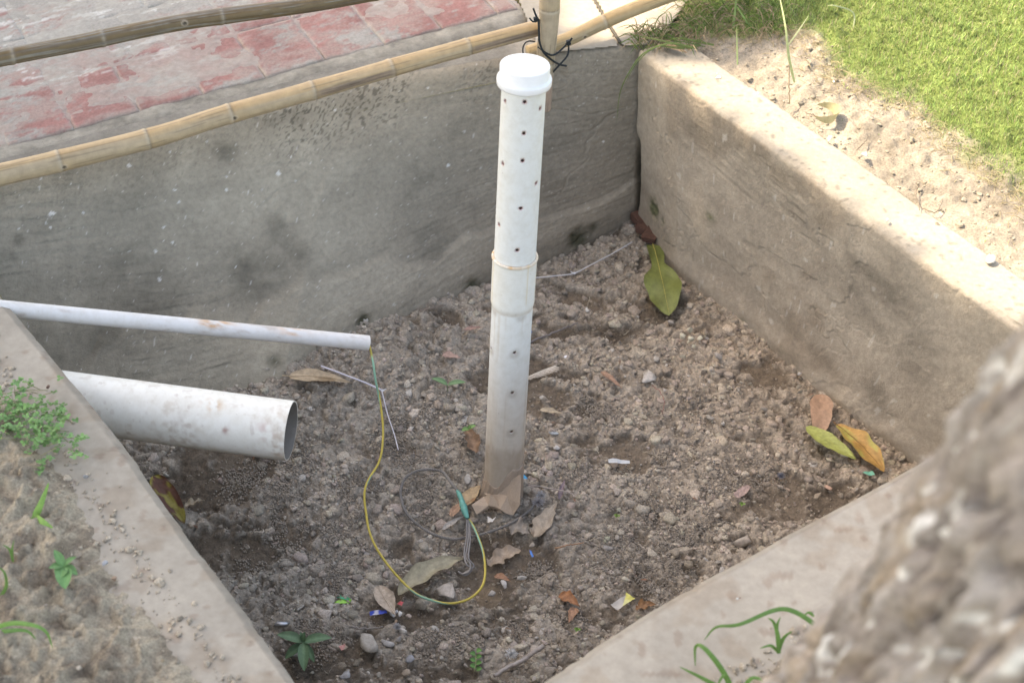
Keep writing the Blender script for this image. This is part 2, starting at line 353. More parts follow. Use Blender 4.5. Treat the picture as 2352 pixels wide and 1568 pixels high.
# --- back wall
bn = np.cross(bt[4]-bt[0], bb[4]-bt[2]); bn /= np.linalg.norm(bn)
def surf(top, bot, s1=400, s2=110):
    q = np.linspace(0, 1, s1); T = np.stack([np.interp(q, np.linspace(0, 1, len(top)), top[:, k]) for k in range(3)], -1); B = np.stack([np.interp(q, np.linspace(0, 1, len(bot)), bot[:, k]) for k in range(3)], -1)
    return (B[None]+(T-B)[None]*np.linspace(0, 1, s2)[:, None, None]).reshape(-1, 3)
S_back, S_right = surf(bt, bb), surf(rt, rb)
def pick(S, x, y):                        # where a sight line meets the wall face
    d = ray(x, y); d = d/np.linalg.norm(d); v = S-camO; return S[np.argmin(np.linalg.norm(v-(v@d)[:, None]*d, axis=1))]
def onback(x, y): return pick(S_back, x, y)
stains = [(onback(597, 618), .03, -1, .0), (onback(640, 525), .045, 1, 0), (onback(600, 640), .10, 1, 0), (onback(560, 600), .06, .6, 0), (onback(690, 590), .05, .7, 0), (onback(330, 650), .12, .45, 0), (onback(520, 350), .035, .9, 0), (onback(660, 500), .02, -.8, 0),
          (onback(300, 720), .2, .35, 0), (onback(960, 440), .14, .35, 0), (onback(1000, 560), .09, .5, 0), (onback(1080, 480), .06, .4, 0), (onback(630, 830), .02, 1, 1), (onback(830, 735), .024, 1.5, 1), (onback(1084, 660), .03, 1.6, 1), (onback(1320, 545), .035, 1.7, 1), (onback(1360, 520), .02, 1., 1),
          (onback(690, 270), .04, .5, 0), (onback(810, 240), .05, .5, 0), (onback(620, 285), .03, .5, 0), (onback(40, 550), .018, 1.3, 0), (onback(30, 590), .01, .6, 0), (onback(240, 780), .05, .6, 0), (onback(1240, 420), .09, .5, 0)]
specks = [(onback(a, b), r) for a, b, r in ((117, 493, 6), (114, 520, 3.5), (103, 512, 3), (42, 527, 2.5), (190, 491, 3), (300, 381, 5), (391, 353, 3), (520, 405, 3), (521, 433, 4), (478, 326, 2.5), (402, 436, 3), (414, 460, 3), (640, 398, 5), (672, 363, 3), (770, 412, 3), (680, 416, 2), (374, 525, 3.5), (358, 577, 4), (399, 560, 4),
          (364, 642, 4), (305, 790, 6), (301, 812, 4), (303, 830, 3), (293, 757, 3), (394, 770, 2.5), (984, 202, 3), (1123, 136, 2.5), (1116, 250, 2.5), (980, 280, 2.5), (1033, 380, 4), (1036, 395, 2.5), (93, 409, 3), (166, 425, 2), (452, 700, 2), (540, 612, 2), (741, 658, 2), (1384, 324, 3), (1410, 268, 2), (769, 255, 3), (428, 788, 2.5), (470, 702, 2.5), (374, 555, 2), (860, 600, 2), (935, 590, 2.5), (800, 610, 2))]
def ridges(U, Z, s=0, slant=.25, f=1.):
    z2 = Z+slant*U*.35+.01*fb(U*3, Z*3, o=2, s=s); w = fb(U*3.5*f, z2*85*f, o=4, s=s+1, g=.62); return w
def disp_back(U, Z, V):
    area = ss(-.1, .5, fb(U*2.2+1, Z*3.5, o=4, s=14)+.6*ss(.35, .0, Z)*ss(1.9, 1.2, U)-.0)
    r = ridges(U, Z, 11); r = np.sign(r)*np.abs(r)**.8; dn = -.0042*(.2+.8*area*(1-.85*ss(.9, 1.4, U)))*r+.0045*fb(U*1.5, Z*3, o=3, s=15)+.0013*fb(U*45, Z*60, o=4, s=16, g=.65)
    edge = .13+.03*fb(U*6, Z*0, o=3, s=17); dn += .013*ss(edge+.012, edge-.012, Z-tilt(V[..., 0], V[..., 1]))
    z2 = Z+.12*U*.3; cr = np.abs(fb(U*1.2, z2*6+2, o=4, s=18)); dn -= .003*ss(.03, .0, cr)*ss(0, .4, fb(U*2, Z*2, o=2, s=19))
    for c, r, a, mo in stains:
        if mo: dn -= .014*a*.6*near(V, c, r)*(.6+.8*ss(-.1, .4, fb(U*60, Z*60, o=3, s=24)))
    UC = U.max()-np.linalg.norm(bt[-1]-bt[-2])+.022; cor = ss(.02, .0, UC-U); dn -= .008*cor*ss(.32, .22, Z)
    dt = .0022*fb(U*9, V[..., 1]*9+V[..., 0]*3, o=4, s=20)
    return dn, dt
def col_back(U, Z, V, top):
    c = C(.305, .272, .212)*np.ones(V.shape); xr = ss(1.2, 2.1, U)[..., None]; c = c*(1-xr)+C(.29, .245, .187)*xr
    c = c*(1+.13*fb(U*2.0, Z*5+.5*U, o=4, s=25)+.08*fb(U*14, Z*22, o=4, s=26)+.07*ridges(U, Z, 11)*(1-.8*ss(.9, 1.4, U))+.10*fb(U*4, Z*7, o=5, s=39, g=.65))[..., None]  # trowel groove shading painted into the colour, following the same ridges
    hi = ss(.45, .62, Z)*(1-top); c = c*(1-.06*hi[..., None])+C(.30, .27, .22)*.06*hi[..., None]
    edge = .13+.03*fb(U*6, Z*0, o=3, s=17); b = ss(edge+.01, edge-.02, Z-tilt(V[..., 0], V[..., 1]))*ss(.0, .05, Z-tilt(V[..., 0], V[..., 1])-.035*(1+fb(U*7, Z*0+3, s=2))); c = c*(1+.22*b[..., None])
    for p, r, a, mo in stains:
        f = near(V, p, r)*a*(1+.35*fb(V[..., 0]*25, Z*25+V[..., 1]*25, o=3, s=27)); f = np.clip(f, -1, 1)[..., None]
        if mo: c = c*(1-.8*np.clip(f, 0, 1))+C(.045, .046, .022)*.8*np.clip(f, 0, 1)
        else: c = c*(1-.42*f)
    for p, r in specks:
        d = np.linalg.norm((V-p)*[1, 1, .8], axis=-1)*3800/5.2/ r; d = d*(1+.5*vn(V[..., 0]*300, Z*300, V[..., 1]*300, s=28)); f = (ss(1.05, .7, d)*.75)[..., None]; c = c*(1-f)+C(.66, .64, .60)*f
    mold = ss(.35, .55, fb(U*150, Z*200, o=3, s=29))*ss(.50, .60, Z)*(.25+.75*ss(-.1, .4, fb(U*3+2, Z*2, o=2, s=30)))*(1-top); c *= (1-.5*mold)[..., None]
    pit = .45*ss(.80, .88, vn(U*110, Z*150, s=34)); c *= (1-.25*pit)[..., None]; w2 = ss(.90, .94, vn(U*160+9, Z*190, s=33))[..., None]*.5; c = c*(1-w2)+C(.6, .57, .52)*w2
    tp = top[..., None]; c = c*(1-tp)+C(.37, .325, .26)*(1+.12*fb(V[..., 0]*9, V[..., 1]*9, o=4, s=36))[..., None]*tp*ss(1.8, 1.98, U)[..., None]+C(.235, .213, .178)*(1+.2*fb(V[..., 0]*14, V[..., 1]*14, o=4, s=37))[..., None]*tp*(1-ss(1.8, 1.98, U))[..., None]  # left part coloured darker for its lack of sun, cream slab tone right
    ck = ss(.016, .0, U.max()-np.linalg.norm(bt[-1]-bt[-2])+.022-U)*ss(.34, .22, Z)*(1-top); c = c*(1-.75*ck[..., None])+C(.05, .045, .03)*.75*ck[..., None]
    return c
V, F, K = wall('back_wall', bt, bb, 1, .13, col_back, disp_back, '', 720, 240)
V0 = V.reshape(-1, 3)
back = tag(obj('rendered_wall', V, F, M_wall, loc=(-.5, 4.5, 0), smooth=True, col=K), 'grey trowelled cement wall with paint specks below the red tiled paving', 'wall')
# --- right wall
rtl = rt.copy(); 
def onright(x, y): return pick(S_right, x, y)
rst = [(onright(1590, 330), .09, .35), (onright(1740, 420), .13, .3), (onright(1830, 500), .1, .4), (onright(1960, 620), .13, .5), (onright(2050, 700), .12, .45), (onright(1900, 820), .06, .45), (onright(2010, 900), .05, .5), (onright(2100, 830), .08, .4), (onright(1660, 480), .05, .3)]
rgreen = [(onright(1635, 497), .022, .55), (onright(1500, 480), .03, 1.3), (onright(1520, 505), .014, 1.1), (onright(1710, 730), .012, .8), (onright(1800, 800), .012, .8), (onright(1560, 620), .01, .6)]
def disp_right(U, Z, V):
    up = ss(.38, .5, Z+.05*fb(U*4, Z*2, o=3, s=41))
    r = ridges(U, Z, 42, .05, 1.1); dn = (.0009*up*ss(-.2, .4, fb(U*3, Z*4, o=3, s=40))+.0002)*r+.005*fb(U*1.7, Z*3.4, o=3, s=43)+.0008*fb(U*35, Z*35, o=3, s=44)
    cr = np.abs(fb(U*2.2+5, Z*5+1, o=5, s=45)); dn -= .0035*ss(.014, 0, cr)*ss(.0, .4, fb(U*2+7, Z*3, o=2, s=46)); dn += .0015*np.sign(fb(U*2.2+5, Z*5+1, o=5, s=45))*.5
    dn += .010*ss(.10, .02, Z+.02*fb(U*8, Z*0, s=47))
    dn -= .028*ss(.03, .0, U)*ss(.36, .25, Z)*(1+.5*fb(U*20, Z*14, o=3, s=48))
    for c, r, a in rgreen[1:3]: dn -= .006*near(V, c, r)*(.5+ss(0, .4, fb(U*60, Z*60, o=3, s=49)))
    return dn, .0018*fb(U*7, Z*0+V[..., 0]*5, o=4, s=50)
def col_right(U, Z, V, top):
    n = fb(U*2.2, Z*5, o=4, s=51); c = C(.385, .328, .258)*(1+.13*n+.07*fb(U*17, Z*26, o=4, s=52))[..., None]
    sm = .75*ss(.05, .45, fb(U*2.3+4, Z*3.6-.5*U, o=4, s=53))[..., None]*(1-top)[..., None]; c = c*(1-.34*sm*C(.9, .98, 1.05))
    for p, r, a in rst: f = np.clip(near(V, p, r)*a*(1+.7*fb(V[..., 0]*20, Z*20, o=3, s=54)), 0, 1)[..., None]; c = c*(1-.55*f)
    for p, r, a in rgreen: f = np.clip(near(V, p, r)*a*(1+fb(V[..., 0]*45, Z*45, V[..., 1]*45, o=3, s=55)), 0, 1)[..., None]; c = c*(1-.8*f)+C(.07, .085, .03)*.8*f
    wh = .6*ss(.86, .90, vn(U*60, Z*26, s=56)); c = c*(1-.5*wh[..., None])+C(.6, .57, .52)*.5*wh[..., None]
    t2 = (C(.36, .315, .25)*(1+.10*fb(V[..., 0]*6, V[..., 1]*6, o=4, s=57))[..., None])*(1-.3*ss(.62, .75, vn(V[..., 0]*60, V[..., 1]*60, s=58)))[..., None]
    tp = np.maximum(top, ss(G-.012, G-.002, Z+.006*fb(U*14, Z*0, o=4, s=59)))[..., None]
    return c*(1-tp)+t2*tp
V, F, K = wall('right_wall', rt[::-1][::-1], rb, 1, .165, col_right, disp_right, '', 560, 180)
rightw = tag(obj('rendered_wall', V, F, M_wall, loc=(.9, 4, 0), smooth=True, col=K), 'light brown cement wall with a sunlit top beside the lawn', 'wall')
# exposed red bricks at the foot of the corner
bd = rb[1]-rb[0]; bd /= np.linalg.norm(bd)
M_brick = vc('red_brick', 150, .3, 200, .002, .8, .95, colour=(.12, .065, .048))
for (qx, qy, l, h, a) in ((1468, 508, .028, .015, .1), (1478, 530, .028, .013, .5), (1490, 550, .022, .010, .7)):
    q = PF(qx, qy, .02); v, f = box(q+C(.012, .02, 0), rotz(a)@(bd*l), rotz(a)@np.cross([0, 0, 1], bd)*.03, C(0, 0, h)); v = v+.003*rng.normal(size=v.shape)
    obj('brick', v, f, M_brick, rightw, label='exposed red brick at the crumbled foot of the corner')
# --- left and front curb walls
def curb_cols(s0):
    def f(U, Z, V, top):
        c = C(.375, .325, .262)*(1+.09*fb(V[..., 0]*5, V[..., 1]*5, o=4, s=s0)+.05*fb(V[..., 0]*30, V[..., 1]*30, o=3, s=s0+1))[..., None]
        b = .45*ss(.2, .7, fb(V[..., 0]*13, V[..., 1]*13, o=4, s=s0+2))[..., None]; c = c*(1-.30*b*C(.7, 1, 1.25))
        d = ss(.66, .78, vn(V[..., 0]*38, V[..., 1]*38, s=s0+3))[..., None]; c = c*(1-.22*d*C(.75, 1, 1.1))
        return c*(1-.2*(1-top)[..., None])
    return f
def curb_disp(s0):
    def f(U, Z, V): return .003*fb(U*3, Z*3, o=3, s=s0)+.0012*fb(U*16, Z*20, o=3, s=s0+1), .0022*fb(V[..., 0]*5, V[..., 1]*5, o=4, s=s0+2)
    return f
lb = lt.copy(); lb[:, 2] = -.03; fbm_ = ft.copy(); fbm_[:, 2] = -.03
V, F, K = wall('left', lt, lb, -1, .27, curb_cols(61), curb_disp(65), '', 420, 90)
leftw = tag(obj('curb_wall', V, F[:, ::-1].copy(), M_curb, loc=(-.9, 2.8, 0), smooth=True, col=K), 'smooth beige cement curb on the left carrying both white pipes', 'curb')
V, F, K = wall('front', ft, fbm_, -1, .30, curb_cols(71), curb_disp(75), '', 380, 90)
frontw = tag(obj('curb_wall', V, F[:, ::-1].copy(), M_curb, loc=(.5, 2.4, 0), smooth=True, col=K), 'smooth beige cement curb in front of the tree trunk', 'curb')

# =============================================================== ground beyond the walls
def patch(name, quad, step, zf, colf, mat, label=None, cat=None, kind='structure', cut=None):
    q = np.array([p[:2] for p in quad]); x0, y0 = q.min(0); x1, y1 = q.max(0); X, Y = np.meshgrid(np.arange(x0, x1, step), np.arange(y0, y1, step))
    Z = zf(X, Y); V = np.stack([X, Y, Z], -1).reshape(-1, 3); F = gridF(*X.shape); k = inside(X, Y, q)
    if cut is not None: k &= ~cut(X, Y)
    F = F[k.ravel()[F].all(1)]; u = np.unique(F); r = np.full(len(V), -1); r[u] = np.arange(len(u))
    return obj(name, V[u], r[F], mat, loc=(q[:, 0].mean(), q[:, 1].mean(), G), smooth=True, col=colf(X, Y).reshape(-1, 3)[u], label=label, cat=cat, kind=kind)
rd = (rt[4]-rt[1])[:2]; rd /= np.linalg.norm(rd); rn = np.array([-rd[1], rd[0]])           # along right wall, outward
fd = (ft[3]-ft[1])[:2]; fd /= np.linalg.norm(fd); fn = np.array([fd[1], -fd[0]])           # towards the viewer
ld = (lt[4]-lt[1])[:2]; ld /= np.linalg.norm(ld); ln = np.array([ld[1], -ld[0]])
def drt(X, Y): return (X-rt[2][0])*rn[0]+(Y-rt[2][1])*rn[1]
def urt(X, Y): return (X-rt[1][0])*rd[0]+(Y-rt[1][1])*rd[1]
grass_edge_px = [(1490, 40), (1540, 30), (1600, 62), (1700, 92), (1830, 78), (1880, 120), (1925, 180), (2060, 245), (2150, 305), (2230, 372), (2352, 465), (2500, 570)]
ge = np.array([P(a, b, G)[:2] for a, b in grass_edge_px]); geu = urt(ge[:, 0], ge[:, 1]); ged = drt(ge[:, 0], ge[:, 1]); oo = np.argsort(geu)
def lawn_in(X, Y): return drt(X, Y)-np.interp(urt(X, Y), geu[oo], ged[oo])   # >0 inside the lawn
def rz(X, Y):
    d = drt(X, Y)-.155; e = .012*fb(X*7, Y*7, o=3, s=81)
    return G-.013+.02*ss(-.02, .25, d+e)+.008*fb(X*9, Y*9, o=5, s=82)+.004*fb(X*40, Y*40, o=2, s=80)+.8*lumps(X+.01*fb(X*30, Y*30, s=83), Y, .05, 84, .15, .5, .5)*ss(.02, .12, d)+.35*lumps(X, Y, .022, 85, .2, .55, .7)+.03*ss(0, .5, lawn_in(X, Y))
def rcol(X, Y):
    lw = ss(-.05, .1, lawn_in(X, Y)+.05*fb(X*12, Y*12, o=3, s=88))[..., None]; c = C(.315, .27, .21)*(1+.25*fb(X*8, Y*8, o=4, s=86)+.2*fb(X*50, Y*50, o=3, s=87))[..., None]
    return c*(1-lw)+C(.15, .19, .06)*(1+.25*fb(X*20, Y*20, o=3, s=89))[..., None]*lw
p0 = P(1462, 60, G)[:2]; rq = [rt[0][:2]+rn*.06-rd*.0, rt[0][:2]+rn*.06-rd*1.3+rn*.2, rt[0][:2]+rn*2.6-rd*1.3, rt[0][:2]+rn*2.6+rd*3.6, rt[0][:2]+rn*.06+rd*3.6]
cut_slab = lambda X, Y: (inside(X, Y, np.array([P(1250, -60, G)[:2], P(1468, 112, G)[:2], P(1520, 78, G)[:2], P(1610, -20, G)[:2], P(1700, -160, G)[:2], P(1300, -200, G)[:2]])))
patch('garden_soil', rq, .009, lambda X, Y: rz(X, Y)-.04*cut_slab(X, Y), rcol, M_soil)
# left bed and front bed
def bed_z(q0, nn, wd, s, base=.0):
    def f(X, Y):
        d = (X-q0[0])*nn[0]+(Y-q0[1])*nn[1]-wd+.055*fb(X*3.2, Y*3.2, o=4, s=s)
        return G-.016+.040*ss(-.07, .10, d)+ss(-.03, .07, d)*(.010*fb(X*10, Y*10, o=4, s=s+1)+.014*fb(X*22, Y*22, o=4, s=s+6)+1.0*lumps(X+.02*fb(X*25, Y*25, s=s+2), Y, .055, s+3, .15, .5, .8)+1.0*lumps(X, Y+.01*fb(X*40, Y*40, s=s+7), .028, s+4, .2, .6, .9))
    return f
def bed_c(s):
    def f(X, Y):
        n = fb(X*7, Y*7, o=4, s=s); d = ss(.0, .5, fb(X*16+3, Y*16, o=4, s=s+1, g=.6))[..., None]  # d: dark patches that paint in shaded crevices between the lumps
        return C(.43, .36, .265)*(1+.12*n+.1*fb(X*45, Y*45, o=3, s=s+2))[..., None]*(1-d*.6)+C(.17, .125, .09)*.6*d
    return f
q = lt[1][:2]
patch('bed_soil', [q-ld*.9+ln*.08, q+ld*2.6+ln*.08, q+ld*2.6+ln*1.3, q-ld*.9+ln*1.3], .0065, bed_z(q, ln, .16, 101), bed_c(111), M_soil)
q = ft[1][:2]
patch('bed_soil', [q-fd*.25+fn*.10, q+fd*2.2+fn*.10, q+fd*2.2+fn*1.6, q-fd*.25+fn*1.6], .008, bed_z(q, fn, .27, 121), bed_c(131), M_soil, cut=lambda X, Y: ((X-lt[1][0])*ln[0]+(Y-lt[1][1])*ln[1]) > .1)
# wide ground to the horizon, open over the pit
M_far = vc('far_ground', 3, .3, 20, .01, .6, .97, colour=(.22, .2, .11))
R_ = np.array([[-3.2, -1.5], [4.2, -1.5], [4.2, 7.6], [-3.2, 7.6]]); B_ = np.array([[-400, -400], [400, -400], [400, 400], [-400, 400]])
V = [(*p, G-.05) for p in R_]+[(*p, G-.05) for p in B_]; obj('ground', V, [(4, 5, 1, 0), (5, 6, 2, 1), (6, 7, 3, 2), (7, 4, 0, 3)], M_far, loc=(0, 0, G-.05), kind='structure')
hole = np.array([p+0 for p in (bt[0][:2]+[-.0, .1], bt[-1][:2]+[.1, .1], rt[-1][:2]+[.1, 0], lt[-1][:2]+[-.1, -.1])])
V = [(*p, G-.052) for p in R_]+[(hole[3][0], hole[3][1], G-.052), (hole[2][0], hole[2][1], G-.052), (hole[1][0], hole[1][1], G-.052), (hole[0][0], hole[0][1], G-.052)]
obj('ground', V, [(0, 1, 5, 4), (1, 2, 6, 5), (2, 3, 7, 6), (3, 0, 4, 7)], M_far, loc=(0, 0, G-.052), kind='structure')

# =============================================================== paving
e1 = P(320, 259, G); e2 = P(1016, 70, G); ed = (e2-e1)[:2]; ed /= np.linalg.norm(ed); en = np.array([-ed[1], ed[0]])
bed_v = [(*(e1[:2]-ed*2.4-en*.02), G-.004), (*(e2[:2]+ed*.35-en*.02), G-.004), (*(e2[:2]+ed*.35+en*3), G-.004), (*(e1[:2]-ed*2.4+en*3), G-.004)]
# a mortar rim between tile edge and wall crease, displaced
def rim_col(X, Y): 
    v = (X-e2[0])*en[0]+(Y-e2[1])*en[1]; r = C(.29, .262, .215)*(1+.25*fb(X*14, Y*14, o=4, s=141)+.12*fb(X*60, Y*60, o=3, s=142))[..., None]; k = ss(.0, .03, v)[..., None]
    return r*(1-k)+(tile_col(X, Y)*.45+C(.40, .37, .32)*.55)*k
def tile_col(X, Y):
    v = (X-e2[0])*en[0]+(Y-e2[1])*en[1]; u = (X-e2[0])*ed[0]+(Y-e2[1])*ed[1]
    uu, vv = u*1.0, v*1.0
    lay = fb(uu*4.2, vv*8+1.2*uu, o=6, s=151, g=.72)+.55*fb(uu*26, vv*70, o=4, s=152, g=.7)+.75*ss(.22, .6, v)+.3*ss(-.6, -1.5, u)-.33
    g = ss(-.25, .5, lay)[..., None]
    red = C(.29, .14, .12)*(1+.16*fb(X*8, Y*8, o=4, s=153)+.10*fb(X*60, Y*60, o=3, s=154))[..., None]; dust = ss(-.45, .5, fb(uu*9, vv*16, o=5, s=155, g=.65))[..., None]
    red = red*(1-.75*dust)+C(.33, .255, .215)*.75*dust
    grey = C(.32, .295, .258)*(1+.12*fb(X*6, Y*6, o=4, s=156)+.08*fb(uu*30, vv*80, o=3, s=157))[..., None]
    c = red*(1-g)+grey*g
    w = ss(.50, .58, fb(uu*7, vv*26, o=5, s=158, g=.65))[..., None]*ss(.2, .3, v)[..., None]; return c*(1-.6*w)+C(.62, .6, .55)*.6*w
pav = patch('tiled_pavement', [e1[:2]-ed*1.6-en*.10, e2[:2]+ed*.30-en*.10, e2[:2]+ed*.34+en*2.2, e1[:2]-ed*1.6+en*2.2], .008,
            lambda X, Y: G+.0022+.0022*fb(X*12, Y*12, o=4, s=143)+.0052*ss(-.5, .25, fb(X*5, Y*5, o=5, s=144, g=.6)+.7*ss(.2, .55, (X-e2[0])*en[0]+(Y-e2[1])*en[1]))*ss(.02, .1, (X-e2[0])*en[0]+(Y-e2[1])*en[1])-.02*ss(-.035, -.10, (X-e1[0])*en[0]+(Y-e1[1])*en[1]), rim_col, M_wall)
TW, TD = .207, .30; ti = 0
for row in range(6):
    for k in range(-2, 12):
        x1 = -k*TW-.002; x0 = -(k+1)*TW+.002; y0 = row*TD+.002; y1 = (row+1)*TD-.002
        if k == -2: x1 = x0+.07
        s_ = random.Random(row*50+k); n1, n2 = 22, 30
        if row == 0: y0 += 0.0
        A, B = np.meshgrid(np.linspace(x0, x1, n1), np.linspace(y0, y1, n2))
        jag = .006*fb(A*18, B*0+row, o=4, s=161) if row == 0 else 0
        Bj = B+np.where(B < y0+.03, jag, 0) if row == 0 else B
        X = e2[0]+A*ed[0]+Bj*en[0]; Y = e2[1]+A*ed[1]+Bj*en[1]
        edge_d = np.minimum(np.minimum(A-x0, x1-A), np.minimum(B-y0, y1-B)); Z = G+.0066+s_.uniform(-.0012, .0012)+.0012*fb(X*7, Y*7, o=3, s=162)-.003*ss(.012, 0, edge_d)+(A-x0)*s_.uniform(-.01, .01)
        wear = ss(.01, .0, edge_d+.006*fb(X*40, Y*40, s=163))[..., None]; K = tile_col(X, Y); K = K*(1-.5*wear)+C(.42, .39, .33)*.5*wear
        V = np.stack([X, Y, Z], -1); sk = V.copy(); V = V.reshape(-1, 3)
        ring = np.concatenate([np.arange(n1), np.arange(1, n2)*n1+n1-1, (n2-1)*n1+np.arange(n1-2, -1, -1), np.arange(n2-2, 0, -1)*n1])
        low_ = V[ring]-[0, 0, .02]; F = gridF(n2, n1); m_ = len(ring); i = np.arange(m_); SF = np.stack([ring[i], len(V)+i, len(V)+(i+1) % m_, ring[(i+1) % m_]], -1)
        obj('tile', np.concatenate([V, low_]), np.concatenate([F, SF]), M_tile, pav, smooth=False, col=np.concatenate([K.reshape(-1, 3), K.reshape(-1, 3)[ring]]))
# cement slabs right of the post
slab_parent = None
sA = [P(1175, -75, G), P(1362.5, 1, G), P(1424, 101, G), P(1300, 113, G), P(1238, 60, G), P(1180, 10, G)]
M_joint = vc('dirty_joint', 60, .3, 90, .0006, .5, .95, colour=(.11, .095, .075))
def slab(poly3, z, name, **kw):
    pts = np.array([p[:2] for p in poly3]); a, b = pts.min(0), pts.max(0); X, Y = np.meshgrid(np.arange(a[0], b[0], .006), np.arange(a[1], b[1], .006)); k = inside(X, Y, pts)
    F = gridF(*X.shape); F = F[k.ravel()[F].all(1)]; V = np.stack([X, Y, z+.0015*fb(X*8, Y*8, o=4, s=171)], -1).reshape(-1, 3); u = np.unique(F); r = np.full(len(V), -1); r[u] = np.arange(len(u))
    K = (C(.37, .325, .26)*(1+.09*fb(X*7, Y*7, o=4, s=172))[..., None]).reshape(-1, 3)
    return obj(name, V[u], r[F], M_curb, smooth=True, col=K[u], **kw)
s1 = slab([P(1212, 60, G), P(1085, -250, G), P(1215, -250, G), P(1361, 0, G), P(1423, 111, G), P(1240, 128, G)], G+.0078, 'cement_slab', kind='structure')
v, f = box((P(1333, -46, G)+P(1424, 102, G))/2+C(0, 0, .0068), (P(1333, -46, G)-P(1424, 102, G))/2, C(.0045, 0, 0), C(0, 0, .003)); obj('slab_joint', v, f, M_joint, kind='structure')
s2 = slab([P(1365, 0, G), P(1219, -250, G), P(1740, -250, G), P(1585, 0, G), P(1540, 66, G), P(1490, 110, G), P(1428, 111, G)], G+.0074, 'cement_slab', kind='structure')
# =============================================================== tree: trunk, unseen limbs, unseen crown shaped to cast the shade
def bark(path, rad, k=220, s=200, amp=1.):
    T, A, B = frames(path); n = len(path); th = np.arange(k)*2*np.pi/k; L = np.r_[0, np.cumsum(np.linalg.norm(np.diff(path, axis=0), axis=1))]
    cx = np.cos(th)[None]*np.ones((n, 1)); sx = np.sin(th)[None]*np.ones((n, 1)); z = L[:, None]*np.ones((1, k)); tw = z*.9
    a, b = cx*1.0, sx*1.0
    plates = fb(a*5, b*5, z*7+.6*a, o=4, s=s, g=.6); cr = np.abs(fb(a*6+3, b*6, z*6, o=4, s=s+1))
    r = np.asarray(rad)[:, None]+amp*(.022*plates-.022*ss(.16, 0, cr)+.012*fb(a*14, b*14, z*20, o=3, s=s+2))
    V = path[:, None]+(A[:, None]*cx[..., None]+B[:, None]*sx[..., None])*r[..., None]
    n1 = fb(a*5+9, b*5, z*7, o=4, s=s+3)[..., None]; c = C(.31, .27, .245)*(1+.28*n1)
    w = ss(.1, .45, fb(a*12, b*12+2, z*17, o=3, s=s+4))[..., None]; c = c*(1-w*.5)+C(.40, .375, .36)*.5*w
    o_ = ss(.3, .7, fb(a*11+5, b*11, z*12, o=4, s=s+5))[..., None]; c = c*(1-o_*.5)+C(.37, .28, .19)*.5*o_
    d = ss(.17, .03, cr)[..., None]; c = c*(1-.72*d)+C(.13, .105, .09)*.72*d
    l = ss(.60, .68, vn(a*17+z, b*17, z*26, s=s+6))[..., None]; c = c*(1-l*.85)+C(.78, .77, .75)*.85*l
    return V.reshape(-1, 3), gridF(n, k, True), c.reshape(-1, 3)
t0 = PD(2145+20, 1811, 2.2); t1 = PD(2815, 1085, 1.66); dz = (t1-t0)/(t1[2]-t0[2])
tb = t0+dz*(.52-t0[2]); tk = [tb, t0, t1, t1+dz*1.0, t1+dz*2.1+C(-.1, .1, 0)]
tp = spline(tk, 44); zr = tp[:, 2]; rad = .245-.018*(zr-1.6)+.16*np.exp(-(zr-.5)/.28)
V, F, K = bark(tp, rad); tree = empty('tree', tb, 'pale flaky barked tree leaning over the front curb, blurred in the foreground', 'tree')
obj('trunk', V, F, M_bark, tree, smooth=True, col=K)
H1, H2 = 5.6, 8.2
sdir = sunv/sunv[2]
def up(p2, h): return np.array([p2[0], p2[1], 0])+C(0, 0, G)+sdir*(h-G)
cc_ = [(-1.0, 3.5), (-2.5, 2.0), (0.6, 2.4), (-1.8, 5.2), (.4, 1.), (-3.2, 4), (1.4, .6)]
for i, q in enumerate(cc_):
    e = up(q, 6.8+.3*(i % 3)); a = tp[-1] if i % 2 else tp[-12]; mid = a*.5+e*.5+C(0, 0, .35); pth = spline([a-C(0, 0, .3), a, mid, e], 8)
    v, f = tube(pth, np.linspace(.11, .02, len(pth)), 9); obj('limb', v, f, M_bark, tree, smooth=True, col=np.ones((len(v), 3))*C(.26, .22, .19))
shade = np.array([tuple(P(a, b, G)[:2]) for a, b in ((1050, -420), (1150, -120), (1215, -30), (1296, 84), (1450, 106), (1497, 128))]+[(lambda p: tuple((p+sdir*(G-p[2]))[:2]))(onright(*q)) for q in ((1493, 205), (1515, 238), (1570, 262), (1640, 300))]+[tuple(P(a, b, G)[:2]) for a, b in ((1800, 385), (1900, 452), (2100, 603), (2352, 800), (2700, 1090))]+[(2.9, 1.2), (3.2, -.6), (-4.6, -.6), (-5.2, 2.5), (-5.0, 6.2), (-2.5, 7.5)])
isl = np.array([P(a, b, G)[:2] for a, b in ((1508, 118), (1555, 78), (1620, 20), (1700, -50), (1860, -60), (1850, 40), (1790, 95), (1700, 118), (1640, 112))])  # outline of the separate shade patch, cast by an added leaf clump
def inpoly(x, y, pl):
    r = np.zeros(len(x), bool); j = len(pl)-1
    for i in range(len(pl)):
        a, b = pl[i], pl[j]; k = ((a[1] > y) != (b[1] > y)) & (x < (b[0]-a[0])*(y-a[1])/(b[1]-a[1]+1e-12)+a[0]); r ^= k; j = i
    return r
lv, ln_ = [], []
x = rng.uniform(-5.3, 3.4, 90000); y = rng.uniform(-.7, 7.6, 90000); k = inpoly(x, y, shade); x, y = x[k][:34000], y[k][:34000]  # unseen crown leaves, added along sun rays to cast the shade outline
xi = rng.uniform(isl[:, 0].min(), isl[:, 0].max(), 2200); yi = rng.uniform(isl[:, 1].min(), isl[:, 1].max(), 2200); k = inpoly(xi, yi, isl); xi, yi = xi[k][:420], yi[k][:420]  # extra unseen leaves added to shade the separate patch
x = np.r_[x, xi]; y = np.r_[y, yi]; n = len(x); h = rng.uniform(H1, H2, n); ctr = np.stack([x, y, np.full(n, G)], -1)+sdir*(h-G)[:, None]
